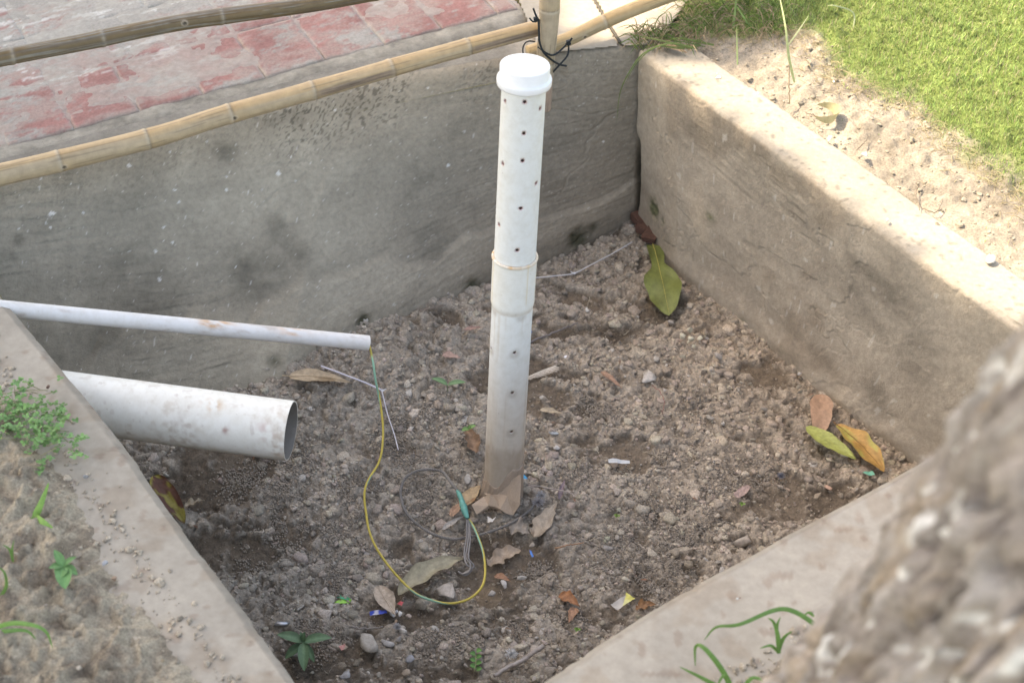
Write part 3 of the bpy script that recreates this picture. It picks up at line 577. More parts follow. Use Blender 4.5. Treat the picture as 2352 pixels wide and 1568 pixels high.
ax = rng.normal(size=(n, 3)); ax[:, 2] *= .5; ax /= np.linalg.norm(ax, axis=1)[:, None]; nr = rng.normal(size=(n, 3))*.5+sunv; sd = np.cross(nr, ax); sd /= np.linalg.norm(sd, axis=1)[:, None]
Lh = rng.uniform(.10, .15, n)[:, None]; Wh = .36*Lh; dn_ = np.cross(ax, sd)*.02
V = np.stack([ctr-ax*Lh, ctr-sd*Wh, ctr+ax*Lh+dn_, ctr+sd*Wh], 1).reshape(-1, 3)
cg = C(.06, .095, .03)*(1+.25*rng.normal(size=(n, 1))); tag(obj('shade_crown_leaves', V, np.arange(n*4).reshape(-1, 4), M_leaf, tree, col=np.repeat(cg, 4, 0)), kind='stuff')

# =============================================================== perforated standing pipe
m, n, b = nodes('white_plastic', .38, .5); tc = N(n, 'TexCoord').outputs['Object']; at = N(n, 'Attribute', attribute_name='Col').outputs['Color']
f = noise(n, tc, 35, 6, .7); sp = ramp(n, f, [(.42, (1, 1, 1)), (.75, (.84, .81, .76))]); c_ = mix(n, at, sp, .8, 'MULTIPLY')
s2_ = ramp(n, noise(n, tc, 130, 2, .5), [(.72, (1, 1, 1)), (.78, (.6, .5, .45))]); n.links.new(mix(n, c_, s2_, .55, 'MULTIPLY'), b.inputs['Base Color'])
rr_ = ramp(n, f, [(.3, (.34,)*3), (.7, (.6,)*3)]); n.links.new(rr_, b.inputs['Roughness']); bump(n, b, noise(n, tc, 22, 4, .6), .12, .002); M_pvc = m
M_cap = vc('clean_white_plastic', 40, .035, 60, .0004, .15, .3, .5, colour=(.80, .81, .83))
base = PF(1153, 1128, -.004); base[2] = 0.0
ytop = base[1]+.115; dtop = ray(1206, 148); tt = ytop/dtop[1]; topp = camO+dtop*tt
axv = (topp-base); LEN = np.linalg.norm(axv); axv /= LEN
ux = np.cross([0, 1., 0], axv); ux /= np.linalg.norm(ux); uy = np.cross(axv, ux)         # uy roughly away from the viewer
def ax_at(yp):
    lo, hi = -.2, LEN+.2
    for _ in range(40):
        m_ = (lo+hi)/2
        if proj(base+axv*m_)[1] > yp: lo = m_
        else: hi = m_
    return lo
RP = .0545
def toW(V): V = np.asarray(V); return base+V[..., 0:1]*ux+V[..., 1:2]*uy+V[..., 2:3]*axv
pipe = empty('perforated_pipe', base, 'tall white perforated pipe with a cap standing upright in the pit soil', 'pipe')
z_ring = ax_at(590)+.0; z_sh = ax_at(700)
def holes_from(px):
    out = []
    for hx, hy in px:
        z = 0.
        lo, hi = -.1, LEN
        for _ in range(40):
            mm = (lo+hi)/2; cxp = proj(base+axv*mm); 
            # front surface point seen at given x offset
            dp = cxp[2]; off = np.clip((hx-cxp[0])*dp/FPX/RP, -.97, .97); a = math.asin(off); q = base+axv*mm+ux*RP*math.sin(a)-uy*RP*math.cos(a)
            if proj(q)[1] > hy: lo = mm
            else: hi = mm
        out.append((a, lo))
    return out
def tubewall(r, z0, z1, holes, name, dz=.0042, K=96, rfun=None):
    """pipe wall as one sheet with round holes cut right through and lipped inwards"""
    bm = bmesh.new(); nz = int((z1-z0)/dz)+1; zs = np.linspace(z0, z1, nz); th = np.arange(K)*2*np.pi/K
    grid = [[bm.verts.new((r*math.sin(t), -r*math.cos(t), z)) for t in th] for z in zs]
    hr = .0046; dead = set()
    def dist(i, j, h):
        da = (th[j % K]-h[0]+math.pi) % (2*math.pi)-math.pi; return da*r, zs[i]-h[1]
    for i in range(nz-1):
        for j in range(K):
            c4 = [dist(i+a, j+b_, h) for h in [None] for a, b_ in ()] ; kill = False
            for h in holes:
                dx, dzz = dist(i, j, h); dx += r*math.pi/K; dzz += dz/2
                if abs(dx) < .02 and dx*dx+dzz*dzz < (hr*1.0)**2: kill = True; break
            if kill: dead.add((i, j))
            else: bm.faces.new([grid[i][j], grid[i][(j+1) % K], grid[i+1][(j+1) % K], grid[i+1][j]])
    bm.edges.ensure_lookup_table(); be = [e for e in bm.edges if len(e.link_faces) == 1 and z0+dz*.5 < (e.verts[0].co.z+e.verts[1].co.z)/2 < z1-dz*.5]
    vs = {v for e in be for v in e.verts}
    for v in vs:
        t = math.atan2(v.co.x, -v.co.y); best = min(holes, key=lambda h: (((t-h[0]+math.pi) % (2*math.pi)-math.pi)*r)**2+(v.co.z-h[1])**2)
        dx = ((t-best[0]+math.pi) % (2*math.pi)-math.pi)*r; dzz = v.co.z-best[1]; q = math.hypot(dx, dzz)+1e-9; dx *= hr/q; dzz *= hr/q; t = best[0]+dx/r
        v.co = (r*math.sin(t), -r*math.cos(t), best[1]+dzz)
    ext = bmesh.ops.extrude_edge_only(bm, edges=be)
    for v in [g for g in ext['geom'] if isinstance(g, bmesh.types.BMVert)]: v.co.x *= 1-.0045/r; v.co.y *= 1-.0045/r
    for v in [v for v in bm.verts if not v.link_faces]: bm.verts.remove(v)
    bm.verts.index_update(); V = np.array([v.co[:] for v in bm.verts]); Fq = [tuple(v.index for v in f_.verts) for f_ in bm.faces]; bm.free()
    return V, Fq
def pvccol(V, z, r=RP, dirt=True):
    a = np.arctan2(V[:, 0], -V[:, 1]); c = np.ones((len(V), 3))*C(.72, .73, .715); inner = np.hypot(V[:, 0], V[:, 1]) < r-.001
    n = fb(np.cos(a)*3, np.sin(a)*3, z*9, o=4, s=301); st = fb(np.cos(a)*9, np.sin(a)*9, z*3, o=4, s=302)
    g = ss(.75, .12, z+.05*n)[:, None]*.85; c = c*(1-g)+C(.55, .465, .36)*g
    g = ss(.235, .20, z+.015*n+.01*st)[:, None]*(.45+.2*n[:, None]); g = np.clip(g, 0, .8); c = c*(1-g)+C(.33, .25, .185)*g
    s = (ss(.45, .75, st)*.35)[:, None]; c = c*(1-s)+C(.50, .40, .30)*s
    c[inner] = C(.30, .03, .025); return c
low_h = holes_from([(1135, 709), (1197, 724), (1181, 810), (1176, 902), (1174, 991), (1128, 800)]); up_h = holes_from([(1204, 235), (1240, 250), (1202, 307), (1199, 370), (1154, 376), (1231, 421), (1195, 479), (1145, 516), (1187, 575), (1159, 232)])
V, F = tubewall(RP, -.06, z_sh, low_h, 'x'); c = pvccol(V, V[:, 2])
for a, z in low_h: d = np.hypot(((np.arctan2(V[:, 0], -V[:, 1])-a+np.pi) % (2*np.pi)-np.pi)*RP, V[:, 2]-z+.006); g = (ss(.022, .005, d)*.4)[:, None]; c = c*(1-g)+C(.28, .21, .15)*g
V1, F1, c1_ = V, F, c
prof = [(RP, z_sh-.002), (RP+.0008, z_sh+.004), (RP+.0032, z_sh+.016), (RP+.0034, z_ring-.012), (RP+.0036, z_ring-.004), (RP+.0058, z_ring-.001), (RP+.0062, z_ring+.003), (RP+.0048, z_ring+.0055), (RP+.0005, z_ring+.0058)]
v, f = lathe(prof, 96); cc2 = np.ones((len(v), 3))*C(.72, .73, .715); z = v[:, 2]; a = np.arctan2(v[:, 0], -v[:, 1]); 
g = (ss(z_ring-.003, z_ring+.004, z)*(.55+.4*fb(np.cos(a)*4, np.sin(a)*4, z*0, o=4, s=310)))[:, None]; cc2 = cc2*(1-g)+C(.60, .36, .16)*g
ld_ = obj('lower_pipe', toW(V1), F1, M_pvc, pipe, smooth=True, col=c1_)
prof2 = []
for i in range(len(prof)-1):
    for q in np.linspace(0, 1, 6)[:-1]: prof2.append(tuple(np.array(prof[i])*(1-q)+np.array(prof[i+1])*q))
prof2 = []; 
for i in range(len(prof)-1):
    nn = 24 if i == 2 else 4
    for q in np.linspace(0, 1, nn, endpoint=False): prof2.append(tuple(np.array(prof[i])*(1-q)+np.array(prof[i+1])*q))
prof2.append(prof[-1]); v, f = lathe(prof2, 120); z = v[:, 2]; a = np.arctan2(v[:, 0], -v[:, 1]); cc2 = np.ones((len(v), 3))*C(.735, .73, .69)
g = np.clip(ss(z_ring-.004, z_ring+.003, z)*(.5+.5*fb(np.cos(a)*5, np.sin(a)*5, z*0, o=4, s=310)), 0, 1)[:, None]; cc2 = cc2*(1-g)+C(.60, .35, .15)*g
dr = (np.exp(-((a-.62)/.035)**2)*ss(z_ring-.125, z_ring-.11, z)*.55+np.exp(-((a+1.30)/.08)**2)*.5+np.exp(-((a-1.35)/.08)**2)*.4)[:, None]; dr = np.clip(dr, 0, 1); cc2 = cc2*(1-dr)+C(.66, .52, .30)*dr
bel = (np.exp(-((z-z_sh-.003)/.008)**2)*.35)[:, None]; cc2 = cc2*(1-bel)+C(.42, .34, .26)*bel
obj('coupling_socket', toW(v), f, M_pvc, pipe, smooth=True, col=cc2)
V, F = tubewall(RP-.0004, z_ring-.002, LEN-.03, up_h, 'y'); dh = np.min([np.hypot(((np.arctan2(V[:, 0], -V[:, 1])-a+np.pi) % (2*np.pi)-np.pi)*RP, V[:, 2]-z_) for a, z_ in up_h], axis=0)
gh = (ss(.0062, .0046, dh)*.5)[:, None]; base_c = C(.72, .73, .715)*(1-gh)+C(.34, .10, .07)*gh
obj('upper_pipe', toW(V), F, M_pvc, pipe, smooth=True, col=np.where((np.hypot(V[:, 0], V[:, 1]) < RP-.0012)[:, None], C(.30, .03, .025), base_c))
v, f = lathe([(.0565, -.052), (.0655, -.052), (.0668, -.049), (.0668, -.037), (.066, -.034), (.0615, -.033), (.0605, -.031), (.0605, -.004), (.0595, -.0012), (.0565, 0), (.0001, .001)], 96); v = v+[0, 0, LEN]
cap = obj('end_cap', toW(v), f, M_cap, pipe, smooth=True)
md = cap.modifiers.new('edge', 'BEVEL'); cap.modifiers.remove(md)
# reddish solvent line below the cap, scuffs
v, f = lathe([(RP+.0003, LEN-.0535), (RP+.001, LEN-.0525), (RP+.0006, LEN-.051)], 96); M_red = vc('dried_solvent', 50, .3, 60, .0004, .2, .6, colour=(.25, .05, .04)); obj('glue_line', toW(v), f, M_red, pipe)
# folded sheath at the foot
M_felt = vc('beige_felt', 220, .12, 320, .0008, .9, .95, colour=(.43, .335, .255))
def sheath():
    nA, nZ = 60, 26; a = np.linspace(-2.0, 1.75, nA); V = []
    for i, t in enumerate(a):
        topz = .075+.075*ss(-.9, .95, t)+.012*math.sin(t*5); botz = -.005-.02*abs(math.sin(t*2.3))
        for q in np.linspace(0, 1, nZ):
            z = topz*(1-q)+botz*q; flare = .002+.006*q**2*(1+.5*math.sin(t*3.1+.6))+(.012*q**1.5)*math.exp(-((t+1.25)/.35)**2)
            rr = RP+flare+.0012*math.sin(t*23+q*9); V.append((rr*math.sin(t), -rr*math.cos(t), z))
    return toW(np.array(V)), gridF(nA, nZ)
v, f = sheath(); sh = obj('pipe_sheath', v, f, M_felt, smooth=True, label='beige felt sheath folded round the foot of the standing pipe', cat='sheath'); md = sh.modifiers.new('thick', 'SOLIDIFY'); md.thickness = .0022
tri = np.array([PF(1112, 1133, .02), PF(1168, 1104, .085), PF(1196, 1090, .12), PF(1195, 1158, .045), PF(1178, 1184, .012), PF(1150, 1166, .03)])
def flap(pts, name='pipe_sheath', **kw):
    c = pts.mean(0); V = [c]+list(pts); n = len(pts); bm = bmesh.new(); vs = [bm.verts.new(p) for p in V]
    for i in range(n): bm.faces.new((vs[0], vs[1+i], vs[1+(i+1) % n]))
    bmesh.ops.subdivide_edges(bm, edges=bm.edges[:], cuts=3, use_grid_fill=True); V = np.array([v.co[:] for v in bm.verts]); bm.verts.index_update(); F = [tuple(v.index for v in f.verts) for f in bm.faces]; bm.free()
    V += .003*fb(V[:, 0]*30, V[:, 1]*30, V[:, 2]*30, o=2, s=320)[:, None]; return V, F
v, f = flap(tri); o = obj('folded_flap', v, f, M_felt, sh); md = o.modifiers.new('thick', 'SOLIDIFY'); md.thickness = .002
v, f = flap(np.array([PF(1082, 1160, .012), PF(1112, 1140, .03), PF(1128, 1136, .05), PF(1150, 1166, .028), PF(1160, 1176, .012), PF(1125, 1166, .012), PF(1094, 1180, .008)])); o = obj('folded_flap', v, f, M_felt, sh); md = o.modifiers.new('thick', 'SOLIDIFY'); md.thickness = .002

# =============================================================== the two lying pipes
def hollow(a, b, r, name, label, wallt, colf, n=120, k=72, zb=None, flare=None):
    pth = np.array([a+(b-a)*t for t in np.linspace(0, 1, n)]); T, A, B = frames(pth); th = np.arange(k)*2*np.pi/k
    ring = A[:, None]*np.cos(th)[None, :, None]+B[:, None]*np.sin(th)[None, :, None]
    out = pth[:, None]+ring*r; lip = pth[-1][None]+ring[-1]*(r-wallt); inn = [pth[i][None]+ring[i]*(r-wallt) for i in range(n-1, max(0, n-60), -6)]
    V = np.concatenate([out, lip[None]]+[q[None] for q in inn]); F = gridF(V.shape[0], k, True); K = colf(V, th)
    K[n+1:] = C(.24, .21, .18); K[n:n+1] = C(.6, .56, .5)
    return obj(name, V.reshape(-1, 3), F, M_pvc, smooth=False, col=K.reshape(-1, 3), label=label, cat='pipe'), pth
def smooth(o): o.data.polygons.foreach_set('use_smooth', np.ones(len(o.data.polygons), bool)); o.data.set_sharp_from_angle(angle=math.radians(50)); return o
sa = P(-110, 697, G+.022+.003); sb = PD(846, 787.5, 4.83); dd = sb-sa
def smallcol(V, th):
    n_ = len(V); c = np.ones(V.shape)*C(.72, .69, .66); 
    for px, w_, a_ in ((480, 60, .8), (655, 55, .5), (455, 20, .6), (470, 15, .9)):
        q = PP(px, 706+px*.092, sa, np.cross(dd, [1, 0, 0])) if False else sa+dd*((px+110)/956)
        f = np.exp(-((V[..., 0]-q[0])/(w_/FPX*4.4*.6))**2)*ss(.012, .022, V[..., 2]-q[2]+.25*0-((V[..., 0]-q[0])*dd[2]/dd[0]))*a_*(.6+1.1*fb(V[..., 0]*30, V[..., 1]*90, V[..., 2]*90, o=3, s=331)); f = np.clip(f, 0, 1)[..., None]; c = c*(1-f)+C(.62, .33, .13)*f
    s = ss(.5, .8, fb(V[..., 0]*12, V[..., 1]*50, V[..., 2]*50, o=3, s=332))[..., None]*.5; return c*(1-s)+C(.5, .42, .36)*s
o, pth = hollow(sa, sb, .0225, 'thin_pipe', 'thin white pipe laid across the left curb with a wire coming out of its end', .0025, smallcol, k=40); smooth(o)
ba = PD(130, 918, 4.36); bb_ = PD(668, 989, 4.32)
def bigcol(V, th):
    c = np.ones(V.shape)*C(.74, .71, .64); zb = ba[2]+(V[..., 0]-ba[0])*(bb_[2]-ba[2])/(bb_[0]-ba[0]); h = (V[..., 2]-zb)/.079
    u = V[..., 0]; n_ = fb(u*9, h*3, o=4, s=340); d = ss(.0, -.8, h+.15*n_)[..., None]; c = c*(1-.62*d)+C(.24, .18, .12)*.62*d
    for px, py, r, a_, cl_ in ((488, 925, .022, .9, (.58, .42, .27)), (520, 985, .012, .8, (.42, .28, .24)), (610, 985, .03, .35, (.55, .38, .34)), (320, 895, .02, .3, (.5, .38, .3)), (225, 965, .010, .8, (.35, .25, .22)), (225, 925, .006, .7, (.4, .3, .25)), (470, 920, .018, .5, (.6, .45, .3)), (655, 1030, .05, .5, (.42, .31, .22)), (640, 940, .03, .35, (.5, .4, .3)), (400, 1010, .06, .4, (.4, .3, .22))):
        q = PD(px, py, 4.26); f = np.clip(np.exp(-(np.linalg.norm(V-q, axis=-1)/r)**2)*a_*(.6+1.6*fb(V[..., 0]*70, V[..., 1]*70, V[..., 2]*70, o=3, s=341)), 0, 1)[..., None]; c = c*(1-f)+C(*cl_)*f
    s = (ss(.25, .7, fb(u*14, V[..., 1]*16, V[..., 2]*16, o=5, s=342, g=.75))*.5)[..., None]; c = c*(1-s)+C(.55, .47, .38)*s
    sp = ss(.70, .78, vn(u*55, V[..., 1]*55, V[..., 2]*55, s=343))[..., None]*.25; c = c*(1-sp)+C(.36, .25, .2)*sp
    return c
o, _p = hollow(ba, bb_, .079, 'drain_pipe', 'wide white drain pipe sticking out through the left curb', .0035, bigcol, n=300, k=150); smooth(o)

# =============================================================== bamboo rails, post and ties
pn = bn.copy(); pn[2] = 0; pn /= np.linalg.norm(pn)
if np.dot(pn, camF) > 0: pn = -pn                       # towards the viewer, level
post_o = onback(1256, 250); po = post_o+pn*.045
def onrail(x, y, back=.055): return PP(x, y, po-pn*back, pn)
M_bam = vc('bamboo_skin', 40, .14, 90, .0006, .5, .5, .4)
def bamboo(pts, radii, nodes_t, name, label, tone, s, raw=(), knots=(), cat='rail', dark=0.):
    path = spline(pts, 26); n0 = len(path); L = np.r_[0, np.cumsum(np.linalg.norm(np.diff(path, axis=0), axis=1))]; n = max(60, int(L[-1]/.004)); q = np.linspace(0, L[-1], n); path = np.stack([np.interp(q, L, path[:, k]) for k in range(3)], -1)
    r = np.interp(q, [0, L[-1]], radii); N_ = [t*L[-1] for t in nodes_t]; bul = 0
    for t in N_: r = r+.0016*np.exp(-((q-t)/.010)**2)-.0018*np.exp(-((q-t-.006)/.0028)**2)+.0006*np.exp(-((q-t)/.05)**2)
    for i, t in enumerate(N_): path += (np.clip(q-t, 0, None)*((-1)**i)*.003)[:, None]*np.array([0, 0, 1.])-(np.clip(q-t-.28, 0, None)*((-1)**i)*.003)[:, None]*np.array([0, 0, 1.])*1
    k = 56; T, A, B = frames(path); th = np.arange(k)*2*np.pi/k; ring = A[:, None]*np.cos(th)[None, :, None]+B[:, None]*np.sin(th)[None, :, None]
    rr = r[:, None]*np.ones((1, k)); Z = ring[..., 2]; Q = q[:, None]*np.ones((1, k)); thb = th[None]*np.ones((n, 1))
    face = np.sum(ring*(-camF+C(0, 0, .0)), -1)         # which way each strip looks
    c = np.ones((n, k, 3))*np.array(tone); c *= (1+.08*fb(Q*6, np.cos(thb)*2, np.sin(thb)*2, o=4, s=s)+.045*fb(Q*8, np.cos(thb)*14, np.sin(thb)*14, o=3, s=s+1))[..., None]
    yl = ss(-.1, .5, .7*fb(Q*1.5, np.cos(thb)*1.4, np.sin(thb)*1.4, o=3, s=s+2)+.9*Z-.30)[..., None]; c = c*(1-.55*yl)+c*C(1.12, .93, .62)*.55*yl
    for i, t in enumerate(N_):
        g = np.exp(-((Q-t)/.006)**2)[..., None]*.4; c = c*(1-g)+C(.50, .43, .33)*g; g = (np.exp(-((Q-t-.007)/.0025)**2)*(.6+.5*fb(np.cos(thb)*4, np.sin(thb)*4, Q, o=2, s=s+5)))[..., None]; g = np.clip(g, 0, 1)*.7; c = c*(1-g)+C(.13, .10, .07)*g
        g = (np.exp(-np.clip(Q-t-.008, 0, None)/.05)*(Q > t+.008)*.35)[..., None]; c = c*(1-g)+c*C(.95, .80, .52)*g
    crk = ss(.62, .8, fb(Q*5+s, np.cos(thb)*11, np.sin(thb)*11, o=2, s=s+7))[..., None]*.3; c = c*(1-crk)
    for (a0, a1, zc, zw, dk) in raw:                    # shaved, splintered strips
        fac = ss(a0-.01, a0+.01, Q/L[-1])*ss(a1+.01, a1-.01, Q/L[-1])*ss(zw, zw*.7, np.abs(Z-zc))*(face > 0); fib = fb(Q*9, np.cos(thb)*60, np.sin(thb)*60, o=3, s=s+9)
        rr -= fac*(.0018+.0010*fib); f3 = fac[..., None]; c = c*(1-f3)+C(*dk)*(1+.45*fib[..., None])*f3
    for (kt, kz) in knots:
        d = np.hypot(Q-kt*L[-1], (Z-kz)*r[:, None]*1.2)+(face < 0)*1; rr += .0015*ss(.011, .007, d)-.003*ss(.006, .003, d); g = (ss(.0075, .004, d)*.85)[..., None]; c = c*(1-g)+C(.06, .05, .04)*g; g = (ss(.013, .009, d)*(1-ss(.0075, .004, d))*.4)[..., None]; c = c*(1-g)+C(.55, .46, .36)*g
    if dark:
        w_ = ss(.15, .5, fb(Q*5, np.cos(thb)*5, np.sin(thb)*5, o=5, s=s+11))[..., None]; c = c*(1-.55*w_)+C(.30, .295, .265)*.55*w_; w_ = ss(.1, .5, fb(Q*3, np.cos(thb)*3, np.sin(thb)*3, o=4, s=s+12))[..., None]; c = c*(1-.5*w_)+C(.135, .105, .08)*.5*w_
    V = path[:, None]+ring*rr[..., None]; V = V.reshape(-1, 3); F = [tuple(f_) for f_ in gridF(n, k, True)]+[tuple(range(k))[::-1], tuple((n-1)*k+i for i in range(k))]
    return obj(name, V, F, M_bam, smooth=True, col=c.reshape(-1, 3), label=label, cat=cat)
rl = [onrail(-330, 466), onrail(0, 402), onrail(337, 320), onrail(520, 264), onrail(797, 186), onrail(1030, 120), onrail(1240, 64)]
def frac(px): Ls = [-330, 0, 337, 520, 797, 1030, 1240]; d = np.r_[0, np.cumsum([np.linalg.norm(rl[i+1]-rl[i]) for i in range(6)])]; return float(np.interp(px, Ls, d)/d[-1])
bamboo(rl, (.034, .0255), [frac(p) for p in (-140, 132, 336, 527, 716, 896, 1072)], 'bamboo_rail', 'long pale bamboo rail along the top of the grey wall, left of the post', (.46, .35, .225), 400,
       raw=((frac(722), frac(900), .0, .42, (.27, .20, .145)), (frac(1078), frac(1236), .05, .42, (.26, .19, .135))), knots=((frac(140), -.1), (frac(533), .0)))
rr_ = [onrail(1213, 121, .10), onrail(1300, 92, .10), onrail(1400, 45, .10), onrail(1520, -3, .10), onrail(1760, -88, .10)]
bamboo(rr_, (.0225, .0245), [.31, .78], 'bamboo_rail', 'bamboo rail right of the post, running past the sunlit cement slab', (.42, .32, .19), 430, knots=((.22, -.2),))
ur = [onrail(-300, 196), onrail(0, 134), onrail(190, 98), onrail(429, 50), onrail(715, 11), onrail(900, -22), onrail(1260, -85)]
bamboo(ur, (.0235, .0225), [.19, .315, .485, .72], 'bamboo_rail', 'dark weathered bamboo rail, the upper one crossing over the red tiles', (.16, .115, .062), 460, dark=1, knots=((.43, .3),))
pb = po.copy(); ptp = PP(1263, -10, po, pn); pdir = ptp-pb; pdir /= np.linalg.norm(pdir); pbm = PP(1247, 249, po, pn)
psp = [pbm, PP(1252, 150, po, pn), PP(1260, 60, po, pn), PP(1263, -5, po, pn), PP(1268, -140, po, pn)]
bamboo(psp, (.027, .0345), [.28, .60], 'bamboo_post', 'upright pale bamboo post tied to the rails behind the pipe cap', (.44, .36, .26), 490, knots=(), cat='post', raw=((.0, .22, .0, .9, (.42, .30, .22)),))
M_wire = vc('black_rubber', 50, .1, 60, .0003, .2, .6, colour=(.022, .026, .028))
def tie(pix, r, off, label):
    pth = spline([PP(a, b_, po+pn*o_, pn) for (a, b_), o_ in zip(pix, off)], 8); v, f = tube(pth, r, 8); return v, f
k1 = tie([(1237, 45), (1238, 75), (1240, 100), (1252, 125), (1280, 146), (1301, 152)], .0034, (.0, .012, .022, .032, .03, .028), '')
k2 = tie([(1236, 108), (1254, 122), (1272, 127), (1292, 112), (1305, 98)], .003, (.0, .03, .032, .02, .01), '')
k3 = tie([(1225, 20), (1231, 36), (1237, 46)], .003, (.02, .02, .01), ''); k4 = tie([(1305, 98), (1306, 112), (1302, 130), (1280, 155), (1270, 166)], .003, (.01, .01, .02, .03, .02), ''); k5 = tie([(1202, 128), (1201, 112), (1206, 100), (1215, 95), (1228, 96)], .0022, (.0, .0, .0, .0, -.01), '')
k6 = tie([(1216, 42), (1224, 50), (1233, 48)], .0026, (.02, .025, .02), ''); k7 = tie([(1300, 102), (1308, 96), (1314, 88)], .003, (.01, .018, .02), '')
cn = PP(1231, 45, po+pn*.02, pn); b1 = box(cn, C(.006, 0, .002), C(0, .005, 0), C(-.002, 0, .007)); cn = PP(1306, 98, po+pn*.02, pn); b2 = box(cn, C(.006, 0, .002), C(0, .005, 0), C(-.002, 0, .007))
v, f = join([k1, k2, k3, k4, k5, k6, k7, b1, b2]); obj('cable_tie', v, f, M_wire, label='black cable ties knotted round the bamboo post and rails', cat='tie')
# =============================================================== fallen leaves
def frame_on(a, b):
    t = b-a; L = np.linalg.norm(t); t = t/L; s = np.cross([0, 0, 1.], t); s /= np.linalg.norm(s); return t, s, np.cross(t, s), L
def leaf(a, b, wpx, col, name='dry_leaf', curl=.2, arch=.12, twist=0., rib=None, blotch=None, prof=(.6, 1.0), lift=.004, tear=.0, ripple=.0, label=None, cat='leaf', group=None, fold=0., side=0., s=None, neck=None, seedcol=None, z0=None, floor=True, stalk=.0):
    s = s or int(a[0]*7+a[1]*3) % 997
    if floor: A, B = PF(a[0], a[1], lift), PF(b[0], b[1], lift)
    else: A, B = a, b
    t, sd, up_, L = frame_on(A, B); mid = (A+B)/2; W = wpx/FPX*np.dot(mid-camO, camF) if floor else wpx
    nU, nV = 34, 13; u = np.linspace(0, 1, nU)[:, None]; v = np.linspace(-1, 1, nV)[None]
    pr = (np.sin(np.pi*np.clip(u, 0, 1)**prof[0])**prof[1])*.97+.03
    if neck: pr = np.maximum(pr, .5*ss(0, .04, u)*ss(.6, .3, u))*(1-neck[1]*np.exp(-((u-neck[0])/.1)**2))
    hw = W*.5*pr*(1+.10*vn(u*7, v*0+np.sign(v)*3, s=s)); hw = hw*(1-tear*ss(.2, .9, vn(u*9+3, np.sign(v)*5+0*u, s=s+3)))
    tw = twist*(u-.5); ca, sa = np.cos(tw), np.sin(tw); x = v*hw; h = curl*hw*(np.abs(v)**2)+fold*x; h = h+ripple*hw*np.sin(u*17+np.sign(v)*1.3)*np.abs(v)
    sx = x*ca-h*sa; hz = x*sa+h*ca; bow = side*L*4*u*(1-u); ar = arch*L*4*u*(1-u)*.5
    V = A+t*(u*L)[..., None]+sd*(sx+bow)[..., None]+up_*(hz+ar+.0015*fb(u*9, v*3+0*u, o=2, s=s+4))[..., None]
    mn = hz+ar; 
    if floor: V[..., 2] = np.maximum(V[..., 2], floor_z(V[..., 0], V[..., 1])*.6+V[..., 2]*.0+.4*np.maximum(V[..., 2], 0)-.002) if False else V[..., 2]
    c = np.ones((nU, nV, 3))*np.array(col); c *= (1+.16*fb(u*6, v*2, o=4, s=s+5)+.1*fb(u*20, v*8, o=2, s=s+6))[..., None]
    vein = np.abs(((u*9-np.abs(v)*1.3) % 1)-.5); c *= (1-.10*ss(.40, .5, vein)*(np.abs(v) > .1))[..., None]
    if blotch is not None:
        f = ss(.0, .35, fb(u*3.4+s, v*1.3, o=4, s=s+7)+blotch[1])[..., None]; c = c*(1-f)+np.array(blotch[0])*f
    o = obj(name, V.reshape(-1, 3), gridF(nU, nV), M_leaf, smooth=True, col=c.reshape(-1, 3), label=label, cat=cat, group=group)
    mr = V[:, nV//2]+up_*.0009; r = .0016*(1-.75*u[:, 0])*min(1, W/.04); ext = [mr[0]-t*stalk, *mr[:-1]]; vv, ff = tube(np.array(ext), np.r_[r[0], r[:-1]], 5)
    rc = np.array(rib) if rib is not None else np.array(col)*1.25; obj('midrib', vv, ff, M_leaf, o, smooth=True, col=np.ones((len(vv), 3))*rc)
    return o
tan, tan2, brn = (.44, .33, .22), (.40, .31, .23), (.25, .15, .09)
leaf((664, 864), (806, 878), 42, (.45, .345, .23), arch=.04, curl=.25, side=.03, lift=.012, blotch=((.33, .23, .13), -.25), stalk=.02, label='large pale tan leaf lying at the wall foot left of the hanging wire')
leaf((1500, 562), (1537, 724), 82, (.17, .195, .055), 'green_leaf', arch=.08, curl=.15, prof=(1.7, .8), neck=(.36, .3), rib=(.48, .42, .12), ripple=.18, lift=.02, twist=.7, stalk=.01, label='large olive green leaf with a yellow midrib near the far corner')
leaf((1888, 905), (1882, 1000), 52, (.42, .27, .185), arch=.05, curl=.18, prof=(.8, .5), lift=.02, rib=(.33, .22, .15), label='pinkish brown leaf standing at the right wall above the green one')
leaf((1852, 980), (1966, 1054), 42, (.35, .38, .11), 'green_leaf', arch=.10, curl=.25, prof=(.8, .7), side=-.06, lift=.02, rib=(.5, .5, .25), label='yellow green leaf overlapping the orange leaf near the right wall')
leaf((1921, 975), (2030, 1083), 54, (.46, .27, .085), arch=.14, curl=.35, prof=(1.1, .6), lift=.022, blotch=((.42, .37, .10), -.12), rib=(.30, .16, .06), ripple=.15, stalk=.015, label='curled orange leaf with yellow edges beside the front curb')
leaf((914, 1366), (1066, 1282), 52, (.36, .32, .22), arch=.09, curl=.55, side=.05, lift=.012, ripple=.22, prof=(.85, .7), label='long olive tan curled leaf lying under the wire loop')
leaf((906, 1410), (866, 1345), 44, (.47, .375, .285), arch=.03, curl=.2, prof=(1.4, .6), lift=.010, stalk=.008, label='pale beige leaf left of the long curled one inside the wire loop')
leaf((1120, 1296), (1196, 1262), 44, tan2, arch=.08, curl=.35, tear=.5, ripple=.3, prof=(.8, .5), label='torn tan leaf right of the grey cable end')
leaf((1094, 1040), (1072, 986), 34, (.29, .18, .11), arch=.15, curl=.6, tear=.3, ripple=.35, prof=(.9, .5), label='crumpled brown leaf left of the standing pipe')
leaf((1226, 1232), (1280, 1152), 42, (.45, .355, .26), arch=.04, curl=.2, blotch=((.28, .2, .13), -.3), tear=.3, ripple=.15, label='spotted tan leaf right of the pipe foot')
